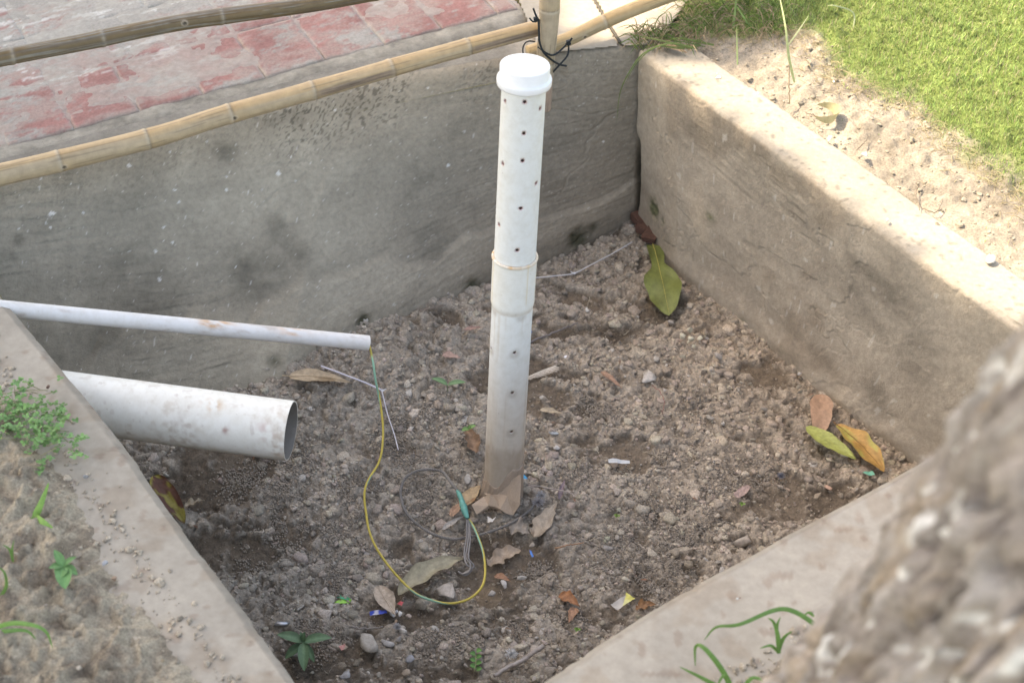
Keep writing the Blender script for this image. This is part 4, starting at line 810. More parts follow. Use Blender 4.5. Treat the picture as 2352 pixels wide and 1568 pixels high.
leaf((1064, 1160), (1104, 1112), 36, (.44, .32, .19), arch=.06, curl=.3, blotch=((.28, .16, .08), -.2), label='tan leaf tucked against the left of the pipe foot')
leaf((1036, 1186), (1062, 1150), 20, (.42, .26, .17), arch=.06, curl=.3, label='small pinkish leaf half under the green tape of the cable')
leaf((1284, 1366), (1332, 1392), 32, (.36, .165, .075), arch=.16, curl=.5, ripple=.2, label='curled rust orange leaf near the middle of the front curb')
leaf((1322, 1396), (1306, 1430), 22, (.36, .20, .12), arch=.08, curl=.4, label='small brown leaf just below the curled rust orange one')
leaf((1460, 1398), (1508, 1388), 26, (.30, .16, .075), arch=.2, curl=.7, tear=.5, ripple=.4, label='crumpled rust leaf against the front curb')
leaf((1136, 1322), (1172, 1334), 19, (.38, .21, .13), arch=.12, curl=.5, label='small curled brown leaf right of the yellow wire loop')
leaf((352, 1092), (424, 1202), 46, (.10, .035, .02), arch=.08, curl=.3, blotch=((.26, .22, .04), -.12), lift=.02, prof=(.8, .6), label='dark red leaf with yellow margins below the left curb edge')
leaf((424, 1166), (470, 1148), 17, (.42, .34, .24), arch=.2, curl=.7, tear=.5, ripple=.5, label='shredded tan leaf beside the dark red and yellow leaf')
leaf((1380, 854), (1428, 892), 15, (.36, .22, .15), arch=.08, curl=.5, label='narrow reddish brown leaf left of the flat pale stone')
leaf((1240, 941), (1292, 949), 18, (.46, .37, .26), arch=.05, curl=.4, label='small tan leaf just right of the standing pipe')
leaf((1066, 758), (1110, 751), 13, (.40, .25, .2), arch=.05, curl=.3, label='thin pinkish leaf left of the pipe socket')
leaf((1016, 814), (1058, 822), 21, (.39, .26, .21), arch=.05, curl=.3, tear=.5, label='ragged pinkish leaf left of the standing pipe')
leaf((1284, 1147), (1298, 1099), 12, (.25, .19, .2), arch=.08, curl=.8, label='narrow purplish grey pod right of the pipe foot')
leaf((1689, 1141), (1722, 1115), 22, (.38, .27, .235), arch=.03, curl=.15, prof=(.7, .35), label='flat pinkish bark piece in the pellet soil right of centre')
leaf((1016, 1216), (1066, 1184), 14, (.46, .42, .38), arch=.04, curl=.5, label='pale folded leaf strip beneath the green taped joint')
leaf((778+1140/2.943, 1035+490/2.943), (778+1290/2.943, 1035+560/2.943), 50, (.34, .285, .23), arch=.05, curl=.25, tear=.45, ripple=.3, label='torn grey brown leaf below the pipe foot on the right')
leaf((960, 655+60), (1024, 700), 6, (.24, .19, .15), arch=.05, curl=.1, label='dark thin leaf strip at the grey wall foot')
q = [(1520, 104), (1575, 122)]; leaf(P(1518, 105, G+.012), P(1577, 122, G+.01), .035, (.42, .29, .18), arch=.1, curl=.3, floor=False, label='brown leaf on the top of the wall at the far corner')
a_ = P(1872, 270, G+.02)
def ringleaf():
    th = np.linspace(-2.6, 1.9, 40); c_ = P(1893, 258, G+.028); R_ = .042; V = []
    for t in th:
        w_ = .026*math.sin((t+2.6)/4.5*math.pi)**.7+.002
        for v in np.linspace(-1, 1, 7): V.append(c_+camR*(math.cos(t)*(R_+.008*v))+np.array([0, 1, 0])*(math.sin(t)*R_*1.0)+np.array([0, 0, 1])*(v*w_*.6))
    return np.array(V), gridF(40, 7)
v, f = ringleaf(); obj('dry_leaf', v, f, M_leaf, smooth=True, col=np.ones((len(v), 3))*C(.40, .35, .2), label='pale leaf curled into a ring on the sunlit soil by the lawn', cat='leaf')
k = 0
for i in range(46):                                                  # small unnamed leaf bits
    x_, y_ = rng.uniform(430, 2000), rng.uniform(620, 1540); p_ = P(x_, y_)
    if not inside(np.array(p_[0]), np.array(p_[1]), PITQ, -.12) or proj(p_)[1] < 0: continue
    an = rng.uniform(0, 6.28); l = rng.uniform(8, 20); leaf((x_, y_), (x_+l*math.cos(an), y_+l*.7*math.sin(an)), l*.4, [(.36, .26, .18), (.30, .2, .14), (.42, .34, .26), (.36, .20, .13)][i % 4], name='leaf_scrap', arch=.1, curl=.5, tear=.4, lift=.005, label='small brown scrap of dry leaf on the pit soil', cat='leaf scrap', group='small dry leaf scraps on the pit soil')

# =============================================================== stones
def stone(px, py, w, col, label, group=None, flat=1., ti=None, name='stone', rot=None, up_=0., asp=1.):
    global _si
    V, F = TI[(ti if ti is not None else int(px*13+py*7)) % 10]; p = PF(px, py); dpt = proj(p)[2]; r = w/FPX*dpt*.5
    a = rot if rot is not None else (px*1.7+py) % 6.28; V = (V*[1, asp, flat])@rotx(.12*math.sin(px)).T@rotz(a).T*r; p = P(px, py, p[2]-.004+r*.5*max(flat, .35)+up_)
    V = V*(1+.05*fb(V[:, 0]/r*2, V[:, 1]/r*2, V[:, 2]/r*2, o=2, s=int(px))[:, None])+p
    c = np.ones((len(V), 3))*np.array(col)*(1+.12*fb(V[:, 0]*60, V[:, 1]*60, V[:, 2]*60, o=3, s=int(py))[:, None])
    return obj(name, V, F, M_stone, col=c, label=label, cat='stone' if name == 'stone' else name.replace('_', ' '), group=group)
gy, bg_, wt, bl = (.33, .30, .27), (.42, .36, .29), (.58, .56, .53), (.27, .27, .28)
NS = [(708, 1050, 54, (.50, .42, .32), 'blocky tan stone beside the mouth of the drain pipe', .95), (1491, 863, 56, (.44, .41, .37), 'flat pale grey stone in the upper right of the pit', .35), (1022, 1354, 74, (.42, .37, .32), 'flat light brown slab inside the yellow wire loop', .25),
      (845, 1470, 78, (.36, .325, .28), 'large flat grey clod above the rosette plant', .5), (890, 1476, 30, (.40, .38, .36), 'angular pale stone right of the large flat clod', .9), (914, 1468, 22, gy, 'small round stone right of the angular pale stone', .9), (944, 1511, 28, bl, 'bluish grey stone near the bottom edge', .8),
      (796, 1548, 38, (.36, .35, .34), 'grey stone cut by the bottom edge of the photo', .6), (936, 1543, 28, (.32, .26, .2), 'brown stone close to the bottom edge', .6), (1729, 1193, 30, (.40, .36, .31), 'pale stone standing proud near the front curb', .95), (1709, 1243, 46, (.38, .325, .27), 'flat topped brown block by the front curb', .8), (1581, 1298, 30, (.24, .20, .15), 'dark brown clod near the front curb', .9),
      (1902, 1118, 20, (.44, .29, .22), 'small orange pink stone below the orange leaf', .8), (1310, 1161, 28, (.42, .33, .27), 'pink and white rounded stone right of the pipe foot', .9), (540, 1327, 48, (.27, .25, .23), 'grey clod against the left curb', .8), (440, 1196, 34, (.22, .215, .21), 'dark grey block right of the red and yellow leaf', .6),
      (928, 753, 24, (.60, .58, .55), 'white stone at the foot of the grey wall', 1.), (888, 772, 26, (.55, .55, .56), 'silvery shard left of the white stone at the wall foot', .3), (953, 784, 34, (.40, .37, .33), 'flat grey stone below the white one at the wall foot', .5), (1348, 712, 18, (.58, .56, .53), 'small white stone above the dark twig right of the pipe', .7),
      (1299, 820, 22, (.62, .63, .68), 'white shell shard right of the standing pipe', .5), (870, 1018, 38, (.55, .52, .48), 'thin white chip beside the hanging wire', .15), (1022, 1024, 12, (.68, .66, .63), 'white chip left of the pipe foot', .6), (1044, 1042, 13, (.66, .64, .60), 'white chip closest to the pipe foot', .6), (1073, 1101, 34, (.38, .36, .33), 'flat grey stone left of the pipe foot', .5),
      (898, 1115, 30, (.40, .38, .35), 'grey stone inside the top of the wire bend', .35), (917, 1198, 24, gy, 'round grey stone left of the grey cable loop', .7), (897, 1173, 28, gy, 'grey stone between the wire and the cable loop', .6), (842, 1273, 42, gy, 'broad grey clod left of the yellow wire', .5), (571, 1246, 15, (.45, .42, .38), 'small rounded white stone in the dark left soil', .9),
      (1400, 1259, 28, gy, 'grey stone right of the blue scrap', .7), (1199, 1325, 21, (.40, .37, .33), 'rounded beige stone above the small curled leaf', .9), (1158, 1343, 25, (.45, .42, .39), 'pale pointed stone right of the wire loop', .9), (1131, 1362, 28, gy, 'grey lump at the right of the wire loop', .8), (530, 1096, 25, gy, 'grey stone under the drain pipe', .6),
      (646, 1114, 18, (.45, .43, .40), 'pale chip below the drain pipe mouth', .7), (717, 1200, 23, (.38, .35, .31), 'beige stone left of the wire', .7), (637, 1218, 28, (.36, .34, .31), 'flat beige chip in the dark left soil', .35), (744, 1313, 20, (.36, .33, .29), 'brown stone left of the wire loop', .7), (584, 1046, 20, (.52, .51, .5), 'pale chip directly under the drain pipe end', .5),
      (1277, 1028, 20, (.48, .46, .44), 'white lumpy stone right of the pipe', .9), (1275, 994, 28, (.34, .36, .37), 'bluish grey flake right of the pipe', .3), (1650, 758+60, 26, gy, 'grey stone at the right wall foot', .8), (1838, 848+10, 16, (.36, .34, .33), 'small grey stone at the foot of the right wall', .8), (1634, 846, 22, (.42, .37, .31), 'beige stone right of the foam crumbs', .8),
      (1315, 722, 30, (.36, .31, .26), 'brown clod above the dark twig', .8), (1540, 728+10, 22, gy, 'grey stone below the green leaf', .6), (974, 1001, 24, gy, 'dark flint flake left of the pipe', .4), (926, 998, 26, (.40, .37, .33), 'flat stone right of the wire', .5), (1170, 1048, 16, gy, 'grey stone touching the pipe', .7), (1004, 925, 18, (.48, .46, .43), 'white flake below the two leaved seedling', .3), (966, 901, 17, (.50, .47, .43), 'pale flake left of the two leaved seedling', .3)]
for px, py, w_, c_, lb_, fl in NS: stone(px, py, w_*1.22, np.array(c_)*1.05, lb_, flat=fl)
for i in range(150):
    px, py = rng.uniform(330, 2010), rng.uniform(560, 1560); p_ = P(px, py)
    if not inside(np.array(p_[0]), np.array(p_[1]), PITQ, -.1): continue
    m_ = float(moist_at(np.array(p_[0]), np.array(p_[1])))
    stone(px, py, rng.uniform(13, 27), C(.33, .29, .24)*rng.uniform(.82, 1.12)*(1-.25*m_)*(1+rng.normal(0, .02, 3)), 'loose grey brown lump of soil on the pit floor', 'loose lumps on the pit floor', flat=rng.uniform(.4, .95), name='soil_lump')
for px, py, w_ in ((1583, 757, 19), (1568, 772, 22), (1590, 779, 23), (1609, 776, 21), (1594, 795, 21), (1581, 786, 14)): stone(px, py, w_, (.60, .56, .44), 'cream foam crumb in the little cluster near the right wall', 'foam crumbs near the right wall', flat=1.35, name='foam_crumb', up_=.004)
for i, (px, py, w_, c_) in enumerate(((903, 1412, 26, (.62, .60, .57)), (920, 1408, 24, (.66, .64, .6)), (911, 1403, 17, (.62, .6, .58)))): stone(px, py, w_, c_, 'white speckled foam crumb below the pale beige leaf', 'white foam crumbs below the beige leaf', flat=.9, name='foam_crumb')

# =============================================================== sticks
def stick(px, r0, r1, col, label, name='twig', cat='twig', floor=True, lift=.008, group=None, k=7, parent=None, mat=None):
    pts = [PF(a, b_, lift+r0) for a, b_ in px] if floor else px; pth = spline(pts, 7); pth = pth+.0012*rng.normal(size=pth.shape); v, f = tube(pth, np.linspace(r0, r1, len(pth)), k)
    return obj(name, v, f, mat or M_vc, parent, smooth=True, col=np.ones((len(v), 3))*np.array(col)*(1+.2*fb(v[:, 0]*90, v[:, 1]*90, v[:, 2]*90, o=2, s=5)[:, None]), **({} if parent else dict(label=label, cat=cat, group=group)))
stick([(1215, 786), (1262, 768), (1300, 752), (1329, 741)], .0042, .002, (.17, .15, .14), 'dark grey twig pointing right from behind the pipe')
stick([(908, 852), (930, 862), (962, 872), (996, 882)], .0035, .003, (.26, .21, .19), 'brown twig left of the two leaved seedling')
stick([(1136, 1551), (1170, 1530), (1206, 1512), (1230, 1495), (1248, 1482)], .0055, .0065, (.30, .26, .23), 'thick grey stick near the bottom edge')
stick([(906, 740), (955, 718), (980, 702), (1025, 694), (1077, 707)], .0032, .0016, (.24, .20, .18), 'dry vine curving along the grey wall foot')
stick([(1498, 884), (1516, 900), (1526, 925), (1520, 948)], .0014, .001, (.26, .12, .09), 'thin reddish stem below the flat pale stone')
stick([(606, 1298), (650, 1291), (708, 1290)], .0026, .0015, (.22, .19, .165), 'dark twig lying by the coloured wrapper')
stick([(1274, 1259), (1306, 1250), (1340, 1246)], .0025, .0014, (.36, .2, .11), 'orange brown rootlet above the curled rust leaf')
stick([(782, 1097), (812, 1098), (850, 1096)], .0026, .0016, (.2, .18, .16), 'short dark twig left of the wire bend')
stick([(805, 1438), (840, 1443), (880, 1438)], .0026, .0016, (.24, .21, .185), 'grey twig above the large flat clod')
stick([(682, 1400), (700, 1388), (722, 1370)], .0028, .0012, (.36, .33, .29), 'pale twig left of the green plastic strip')
stick([(640, 1352), (648, 1385), (655, 1402)], .0034, .0046, (.31, .285, .25), 'pale stalk above the crumpled foil')
stick([(1320, 1140), (1300, 1128), (1212, 1112)], .0018, .0018, (.36, .30, .26), 'straw leaning against the pipe foot')
for i in range(150):
    px, py = rng.uniform(430, 2000), rng.uniform(600, 1560); p_ = P(px, py)
    if not inside(np.array(p_[0]), np.array(p_[1]), PITQ, -.12): continue
    an = rng.uniform(0, 6.28); l = rng.uniform(14, 46); bnd = rng.uniform(-.3, .3)*l
    stick([(px, py), (px+l*.5*math.cos(an)-bnd*math.sin(an)*.5, py+l*.35*math.sin(an)+bnd*.3), (px+l*math.cos(an), py+l*.7*math.sin(an))], .0009, .0005, [(.34, .28, .22), (.24, .17, .13), (.42, .37, .28)][i % 3], 'fine dry rootlet lying on the pit soil', name='rootlet', cat='rootlet', group='fine dry rootlets on the pit soil', k=4)
# =============================================================== strings, feathers, wires
def cord(px, r, col, name, label, cat, knot=None, seg=10, ups=None):
    pts = [PS(a, b_, (ups[i] if ups else .006)) for i, (a, b_) in enumerate(px)]; pth = spline(pts, seg); v, f = tube(pth, r, 7); o = obj(name, v, f, M_vc, smooth=True, col=np.ones((len(v), 3))*np.array(col), label=label, cat=cat)
    for kx, ky in (knot or ()):
        q = PS(kx, ky, .03 if kx > 1000 else .018); V, F = TI[3]; obj('knot', V*.0075+q, F, M_vc, o, smooth=True, col=np.ones((len(V), 3))*C(.66, .66, .68))
        for a_ in (.4, 2.4): v2, f2 = tube(np.array([q, q+C(.014*math.cos(a_), .008*math.sin(a_), .004)]), .0014, 5); obj('cord_end', v2, f2, M_vc, o, col=np.ones((len(v2), 3))*C(.66, .66, .68))
    return o
cord([(1205, 640), (1240, 637), (1280, 633), (1318, 628), (1350, 612), (1400, 586), (1452, 556)], .0024, (.50, .48, .48), 'string', 'knotted white string stretched from the pipe to the far corner', 'string', [(1318, 628)], ups=[.03]*7)
cord([(737, 840), (790, 860), (840, 879), (875, 895)], .0026, (.62, .60, .66), 'string', 'white string lying at the wall foot, crossing the wire', 'string', [(877, 897)], ups=[.02]*4)
cord([(877, 897), (890, 950), (905, 995), (915, 1033)], .0017, (.58, .56, .60), 'string', 'thin white thread running down from the string knot', 'string', ups=[.02, .012, .012, .01])
def feather(a, b_, w, label, vane=(.58, .52, .44)):
    A, B = PF(*a, .008), PF(*b_, .02); t, s_, u_, L = frame_on(A, B); pth = np.array([A+t*L*q+u_*.03*L*math.sin(q*3) for q in np.linspace(0, 1, 14)]); v, f = tube(pth, np.linspace(.0014, .0004, 14), 5)
    o = obj('feather', v, f, M_vc, col=np.ones((len(v), 3))*C(.62, .57, .48), label=label, cat='feather'); V = []; F = []
    for i in range(70):
        q = .02+.9*i/70; base_ = A+t*L*q+u_*.03*L*math.sin(q*3); ln = w*(.5+.5*math.sin(q*3.1))*(rng.uniform(.6, 1) if i % 9 else .35); e = base_-s_*ln+t*ln*.9-u_*.002*rng.random(); n0 = len(V); V += [base_, base_+t*L*.012, e+t*L*.008, e]; F.append((n0, n0+1, n0+2, n0+3))
    obj('vane', V, F, M_leaf, o, col=np.ones((len(V), 3))*np.array(vane)); return o
feather((1203, 870), (1280, 838), .030, 'pale feather lying right of the standing pipe')
def tuft(px, py, r, col, label, n=260):
    q = PF(px, py, .008); V = []; F = []
    for i in range(n):
        d = rng.normal(size=3); d[2] = abs(d[2])*.8; d /= np.linalg.norm(d); w_ = np.cross(d, rng.normal(size=3)); w_ /= np.linalg.norm(w_)*1.0; n0 = len(V); l = r*rng.uniform(.5, 1.1); V += [q-w_*.0006, q+w_*.0006, q+d*l+w_*.0003, q+d*l-w_*.0003]; F.append((n0, n0+1, n0+2, n0+3))
    return obj('feather_tuft', V, F, M_leaf, col=np.ones((len(V), 3))*np.array(col), label=label, cat='feather')
tuft(1237, 1154, .022, (.42, .40, .40), 'fluffy grey down feather right of the pipe foot'); tuft(1243, 1138, .016, (.5, .49, .49), 'small grey down tuft above the larger fluffy one'); tuft(1175, 1502, .019, (.70, .70, .69), 'white cottony tuft near the bottom edge'); tuft(912, 1440, .013, (.45, .44, .44), 'grey down tuft above the large flat clod'); tuft(1794, 1094, .014, (.22, .23, .27), 'dark blue grey fluff near the right end of the pit')
# yellow green wire
wpx = [(846, 792), (850, 808), (857, 833), (863, 874), (871, 911), (877, 950), (880, 990), (877, 1035), (868, 1066), (850, 1095), (840, 1117), (837, 1140), (840, 1171), (850, 1225), (874, 1273), (914, 1324), (955, 1362), (996, 1379), (1036, 1385), (1076, 1375), (1104, 1351), (1114, 1320), (1111, 1273), (1098, 1232), (1084, 1202), (1073, 1190)]
wz = [.255, .25, .17, .13, .10, .08, .065, .05, .05, .05, .05, .05, .05, .05, .05, .05, .045, .045, .045, .05, .055, .055, .055, .055, .06, .065]
hz = sb[2]-float(tilt(sb[0], sb[1]))-.018
wh_ = [1, .8, .55, .38, .27, .2, .16]; pts = [PD(840, 787, 4.82), PD(848, 793, 4.86)]+[PS(a, b_, max(.036, hz*wh_[i]*.9) if i < 7 else .034+.010*math.sin(i)) for i, (a, b_) in enumerate(wpx[2:])]
pth = spline(pts, 14); v, f = tube(pth, .0034, 10); n_ = len(pth); L = np.r_[0, np.cumsum(np.linalg.norm(np.diff(pth, axis=0), axis=1))]; th = np.arange(10)*2*np.pi/10
fr = (L/L[-1])[:, None]; tw_ = .75*np.cos(th[None]-L[:, None]*9)+1.3*(np.exp(-((fr-.12)/.05)**2)+np.exp(-((fr-.36)/.03)**2)+np.exp(-((fr-.70)/.04)**2)+np.exp(-((fr-.92)/.06)**2))-.75-1.2*ss(.09, .0, fr); g = ss(.1, .35, tw_)[..., None]; Kc = (C(.46, .36, .07)*(1-g)+C(.22, .42, .30)*g).reshape(-1, 3)
wire = obj('electric_wire', v, f, M_vc, smooth=True, col=Kc, label='yellow and green wire hanging from the thin pipe and looping on the soil', cat='wire')
def P3(l): return [PS(a, b_, max(z-.02, .006)) for a, b_, z in l]
pth = spline(P3([(1050, 1126, .062), (1058, 1142, .066), (1063, 1158, .068), (1068, 1174, .068), (1074, 1190, .066)]), 8); v, f = tube(pth, np.interp(np.linspace(0, 1, len(pth)), [0, .15, .4, .55, .8, 1], [.0035, .007, .0075, .0098, .0085, .0045]), 12)
v = v+.0007*rng.normal(size=v.shape); obj('taped_joint', v, f, M_vc, wire, smooth=True, col=np.ones((len(v), 3))*C(.10, .31, .26)*(1+.15*fb(v[:, 0]*120, v[:, 1]*120, o=2, s=3)[:, None]))
cab = [(1052, 1128, .062), (1030, 1100, .06), (1016, 1083, .055), (985, 1077, .05), (955, 1082, .045), (931, 1097, .04), (921, 1122, .035), (922, 1148, .03), (934, 1178, .028), (961, 1205, .026), (995, 1226, .026), (1036, 1237, .026), (1077, 1233, .028), (1118, 1223, .028), (1158, 1208, .026), (1192, 1190, .026), (1222, 1166, .03), (1228, 1152, .032)]
pth = spline(P3(cab), 12); T, A, B = frames(pth); L = np.r_[0, np.cumsum(np.linalg.norm(np.diff(pth, axis=0), axis=1))]; parts = []
for ph in (0, 2.1, 4.2): parts.append(tube(pth+A*(.0024*np.cos(L*260+ph))[:, None]+B*(.0024*np.sin(L*260+ph))[:, None], .0022, 6))
v, f = join(parts); gcab = obj('twisted_cable', v, f, M_vc, smooth=True, col=np.ones((len(v), 3))*C(.185, .17, .155)*(1+.2*fb(v[:, 0]*40, v[:, 1]*40, o=2, s=6)[:, None]), label='grey twisted cable looped on the soil in front of the pipe', cat='cable')
for l in ([(1075, 1192, .062), (1077, 1215, .05), (1074, 1250, .045), (1070, 1278, .04), (1080, 1295, .04), (1077, 1312, .035), (1060, 1318, .03)], [(1072, 1192, .062), (1072, 1230, .045), (1066, 1270, .04), (1072, 1296, .04), (1084, 1305, .03), (1070, 1320, .025), (1052, 1312, .028)], [(1078, 1200, .055), (1080, 1240, .045), (1076, 1280, .045), (1088, 1300, .035), (1066, 1316, .03)]):
    pth = spline(P3(l), 8); v, f = tube(pth, .0026, 6); obj('cable_tail', v, f, M_vc, gcab, smooth=True, col=np.ones((len(v), 3))*C(.22, .205, .195))
# =============================================================== litter
def scrap(px, cols, name, label, cat='litter', up_=.011, crinkle=.003, cuts=4, mat=None):
    pts = np.array([PF(a, b_, up_) for a, b_ in px]); bm = bmesh.new(); vs = [bm.verts.new(p) for p in pts]; bm.faces.new(vs); bmesh.ops.triangulate(bm, faces=bm.faces[:]); bmesh.ops.subdivide_edges(bm, edges=bm.edges[:], cuts=cuts, use_grid_fill=True)
    V = np.array([v.co[:] for v in bm.verts]); bm.verts.index_update(); F = [tuple(v.index for v in f.verts) for f in bm.faces]; bm.free(); V[:, 2] += crinkle*fb(V[:, 0]*70, V[:, 1]*70, o=2, s=int(px[0][0]))
    pr_ = (V-pts[0])@(pts[len(pts)//2]-pts[0]); pr_ = (pr_-pr_.min())/(np.ptp(pr_)+1e-9); K = np.array([cols[min(len(cols)-1, int(t*len(cols)))] for t in pr_]); return obj(name, V, F, mat or M_vc, col=K, label=label, cat=cat)
lime = scrap([(756, 1359), (790, 1366), (808, 1376), (800, 1385), (776, 1386), (756, 1378)], [(.26, .55, .08)], 'plastic_strip', 'lime and green plastic strip left of the wire loop')
v = np.array([PF(757, 1358, .011), PF(782, 1362, .013), PF(806, 1374, .012), PF(800, 1378, .012), PF(775, 1372, .012)]); obj('green_band', v, [(0, 1, 2, 3, 4)], M_vc, lime, col=np.ones((5, 3))*C(.06, .33, .17))
scrap([(849, 1404), (870, 1399), (888, 1402), (889, 1408), (872, 1410), (850, 1413)], [(.03, .07, .42), (.5, .5, .6), (.04, .08, .45), (.04, .08, .45)], 'wrapper_scrap', 'blue wrapper scrap left of the white foam crumbs')
scrap([(912, 1384), (920, 1378), (927, 1381), (922, 1388)], [(.55, .10, .11)], 'wrapper_scrap', 'small red scrap above the white foam crumbs')
scrap([(604, 1288), (612, 1286), (621, 1308), (620, 1317), (610, 1316), (607, 1303)], [(.55, .55, .40), (.60, .52, .10), (.5, .16, .22)], 'wrapper_scrap', 'yellow and pink torn wrapper in the dark left soil')
scrap([(1216, 1262), (1221, 1264), (1226, 1278), (1221, 1280)], [(.06, .20, .55)], 'wrapper_scrap', 'narrow blue scrap below the pipe foot')
scrap([(1199, 1091), (1204, 1090), (1212, 1100), (1198, 1101)], [(.03, .30, .55)], 'wrapper_scrap', 'bright blue scrap touching the right of the pipe foot')
scrap([(1438, 1360), (1459, 1374), (1430, 1391), (1434, 1378)], [(.55, .50, .12), (.62, .58, .25)], 'wrapper_scrap', 'yellow triangular wrapper corner near the front curb', crinkle=.002)
scrap([(1402, 1388), (1424, 1372), (1438, 1366), (1430, 1392), (1418, 1400)], [(.46, .42, .37)], 'paper_scrap', 'dull paper scrap left of the yellow wrapper corner')
scrap([(1981, 1084), (2004, 1081), (2010, 1090), (1994, 1091)], [(.15, .42, .30)], 'plastic_strip', 'turquoise plastic chip beside the orange leaf stalk')
scrap([(1397, 1053), (1446, 1057), (1447, 1064), (1398, 1062)], [(.42, .44, .45)], 'plastic_strip', 'translucent grey plastic strip right of centre')
scrap([(1208, 742+15), (1222, 758), (1222, 765), (1210, 765)], [(.10, .16, .30)], 'wrapper_scrap', 'dark blue chip behind the dark twig')
scrap([(778, 1483), (792, 1478), (800, 1486), (784, 1492)], [(.6, .3, .27), (.5, .42, .34)], 'paper_scrap', 'pink edged chip right of the rosette plant')
scrap([(1120, 1185), (1132, 1190), (1140, 1184), (1131, 1198), (1120, 1200)], [(.60, .56, .5)], 'paper_scrap', 'white chip under the pipe sheath'); scrap([(1078, 848), (1110, 846), (1116, 853), (1082, 853)], [(.6, .6, .6)], 'plastic_strip', 'shiny white strip touching the pipe on the left')
V, F = TI[5]; q = PF(642, 1432, .020); V = V*[.030, .024, .018]; V = V*(1+.35*vn(V[:, 0]*120, V[:, 1]*120, V[:, 2]*120, s=9)[:, None])+q; mf, n, b = nodes('crumpled_foil', .35, .6); b.inputs['Metallic'].default_value = .8; b.inputs['Base Color'].default_value = (.42, .43, .45, 1)
obj('foil_ball', V, F, mf, label='crumpled grey foil beside the left curb above the rosette', cat='foil')
xs_ = []
for q_, nn_, ww_, ud, n0, rg in ((lt[1][:2], ln, .16, ld, 1500, (-.5, 2.3)), (ft[1][:2], fn, .27, fd, 1500, (-.1, 2.0))):
    u_ = rng.uniform(*rg, n0); d_ = ww_-.05+np.abs(rng.normal(0, .22, n0))*(rng.random(n0)*1.2-.12); xs_.append(q_+ud*u_[:, None]+nn_*d_[:, None])
xs_ = np.concatenate(xs_); sz = np.clip(.0034*np.exp(rng.normal(0, .55, len(xs_))), .0015, .013); V, F, K = scatter(np.stack([xs_[:, 0], xs_[:, 1], G+.001+0*sz], -1)+np.stack([0*sz, 0*sz, sz*.2], -1), sz, T2, C(.46, .385, .295)*(1+rng.normal(0, .16, (len(sz), 1)))*np.ones(3))
di = np.minimum(np.where(True, bed_z(lt[1][:2], ln, .16, 101)(xs_[:, 0], xs_[:, 1]), 0), 9); dj = bed_z(ft[1][:2], fn, .27, 121)(xs_[:, 0], xs_[:, 1]); 
hh = np.where(np.arange(len(sz)) < 1500, di, dj); hh = np.maximum(hh, G+.001); V[:, 2] += np.repeat(0*sz, 1).sum()
S_ = scatter(np.stack([xs_[:, 0], xs_[:, 1], hh+sz*.2], -1), sz, T2, C(.46, .385, .295)*(1+rng.normal(0, .16, (len(sz), 1)))*np.ones(3))
tag(obj('bed_crumbs', S_[0], S_[1], M_clod, loc=(0, 2.5, G), col=S_[2]), 'loose crumbs of beige soil spilling over the two near curbs', 'soil crumbs', kind='stuff')
# painted pebble by the rosette
stone(675, 1503, 44, (.24, .23, .21), 'smooth dark pebble with flecks of paint under the rosette leaves', flat=.8)

# =============================================================== plants
gcol = C(.105, .215, .07)
def leaflet(A, B, w, up_=.0, droop=.15, nU=10, nV=5):
    t, s_, u_, L = frame_on(A, B); u = np.linspace(0, 1, nU)[:, None]; v = np.linspace(-1, 1, nV)[None]; hw = w*.5*(np.sin(np.pi*u**.8)**.75*.96+.04)
    V = A+t*(u*L)[..., None]+s_*(v*hw)[..., None]+u_*(droop*L*4*u*(1-u)*.5+.35*hw*np.abs(v)**1.5)[..., None]; return V.reshape(-1, 3), [tuple(f) for f in gridF(nU, nV)]
def plant(name, label, base_, leaves, stems, col, cat='plant', var=.15):
    e = empty(name, base_, label, cat)
    for A, B, w in leaves:
        v, f = leaflet(A, B, w); k_ = rng.uniform(1-var, 1+var); c = np.ones((len(v), 3))*np.array(col)*k_; c = c.reshape(10, 5, 3); c[:, 2] *= 1.35; obj('leaf', v, f, M_leaf, e, smooth=True, col=c.reshape(-1, 3))
    for pts, r in stems: v, f = tube(spline(pts, 4), r, 6); obj('stem', v, f, M_leaf, e, smooth=True, col=np.ones((len(v), 3))*C(.26, .33, .14))
    return e
c0_ = PS(697, 1474, .06); b0 = PF(697, 1510)
plant('seedling', 'rosette of narrow green leaves beside the foot of the left curb', b0, [(c0_, PS(636, 1456, .07), .031), (c0_, PS(762, 1464, .07), .031), (c0_, PS(699, 1540, .035), .030), (c0_+C(0, 0, .002), PS(700, 1450, .09), .018), (c0_, PS(722, 1520, .02), .02), (c0_-C(0, 0, .01), PS(655, 1512, .03), .03), (c0_, PS(690, 1450, .08), .014)], [([b0, (b0+c0_)/2, c0_], .0022)], (.11, .19, .10))
c0_ = PS(1028, 884, .05); b0 = PF(1022, 912)
plant('seedling', 'two leaved seedling left of the standing pipe', b0, [(c0_, PS(991, 869, .06), .022), (c0_, PS(1071, 878, .055), .021)], [([b0, (b0+c0_)/2+C(.004, 0, 0), c0_], .0013)], (.13, .22, .10))
c0_ = PS(1077, 985, .03); b0 = PF(1077, 990)
plant('seedling', 'tiny bright seedling touching the left of the pipe above the brown leaf', b0, [(c0_, PS(1060, 989, .03), .018), (c0_, PS(1093, 976, .035), .015), (c0_, PS(1080, 975, .04), .011)], [([b0, c0_], .001)], (.15, .27, .08))
lv_ = []; st_ = [PF(1090, 1540, .01), PS(1093, 1515, .02), PS(1091, 1500, .025)]
for i in range(7): q = P(1093+((-1)**i)*1, 1538-i*7, .015+.003*i); lv_.append((q, P(1093+((-1)**i)*14, 1534-i*7, .02+.003*i), .016))
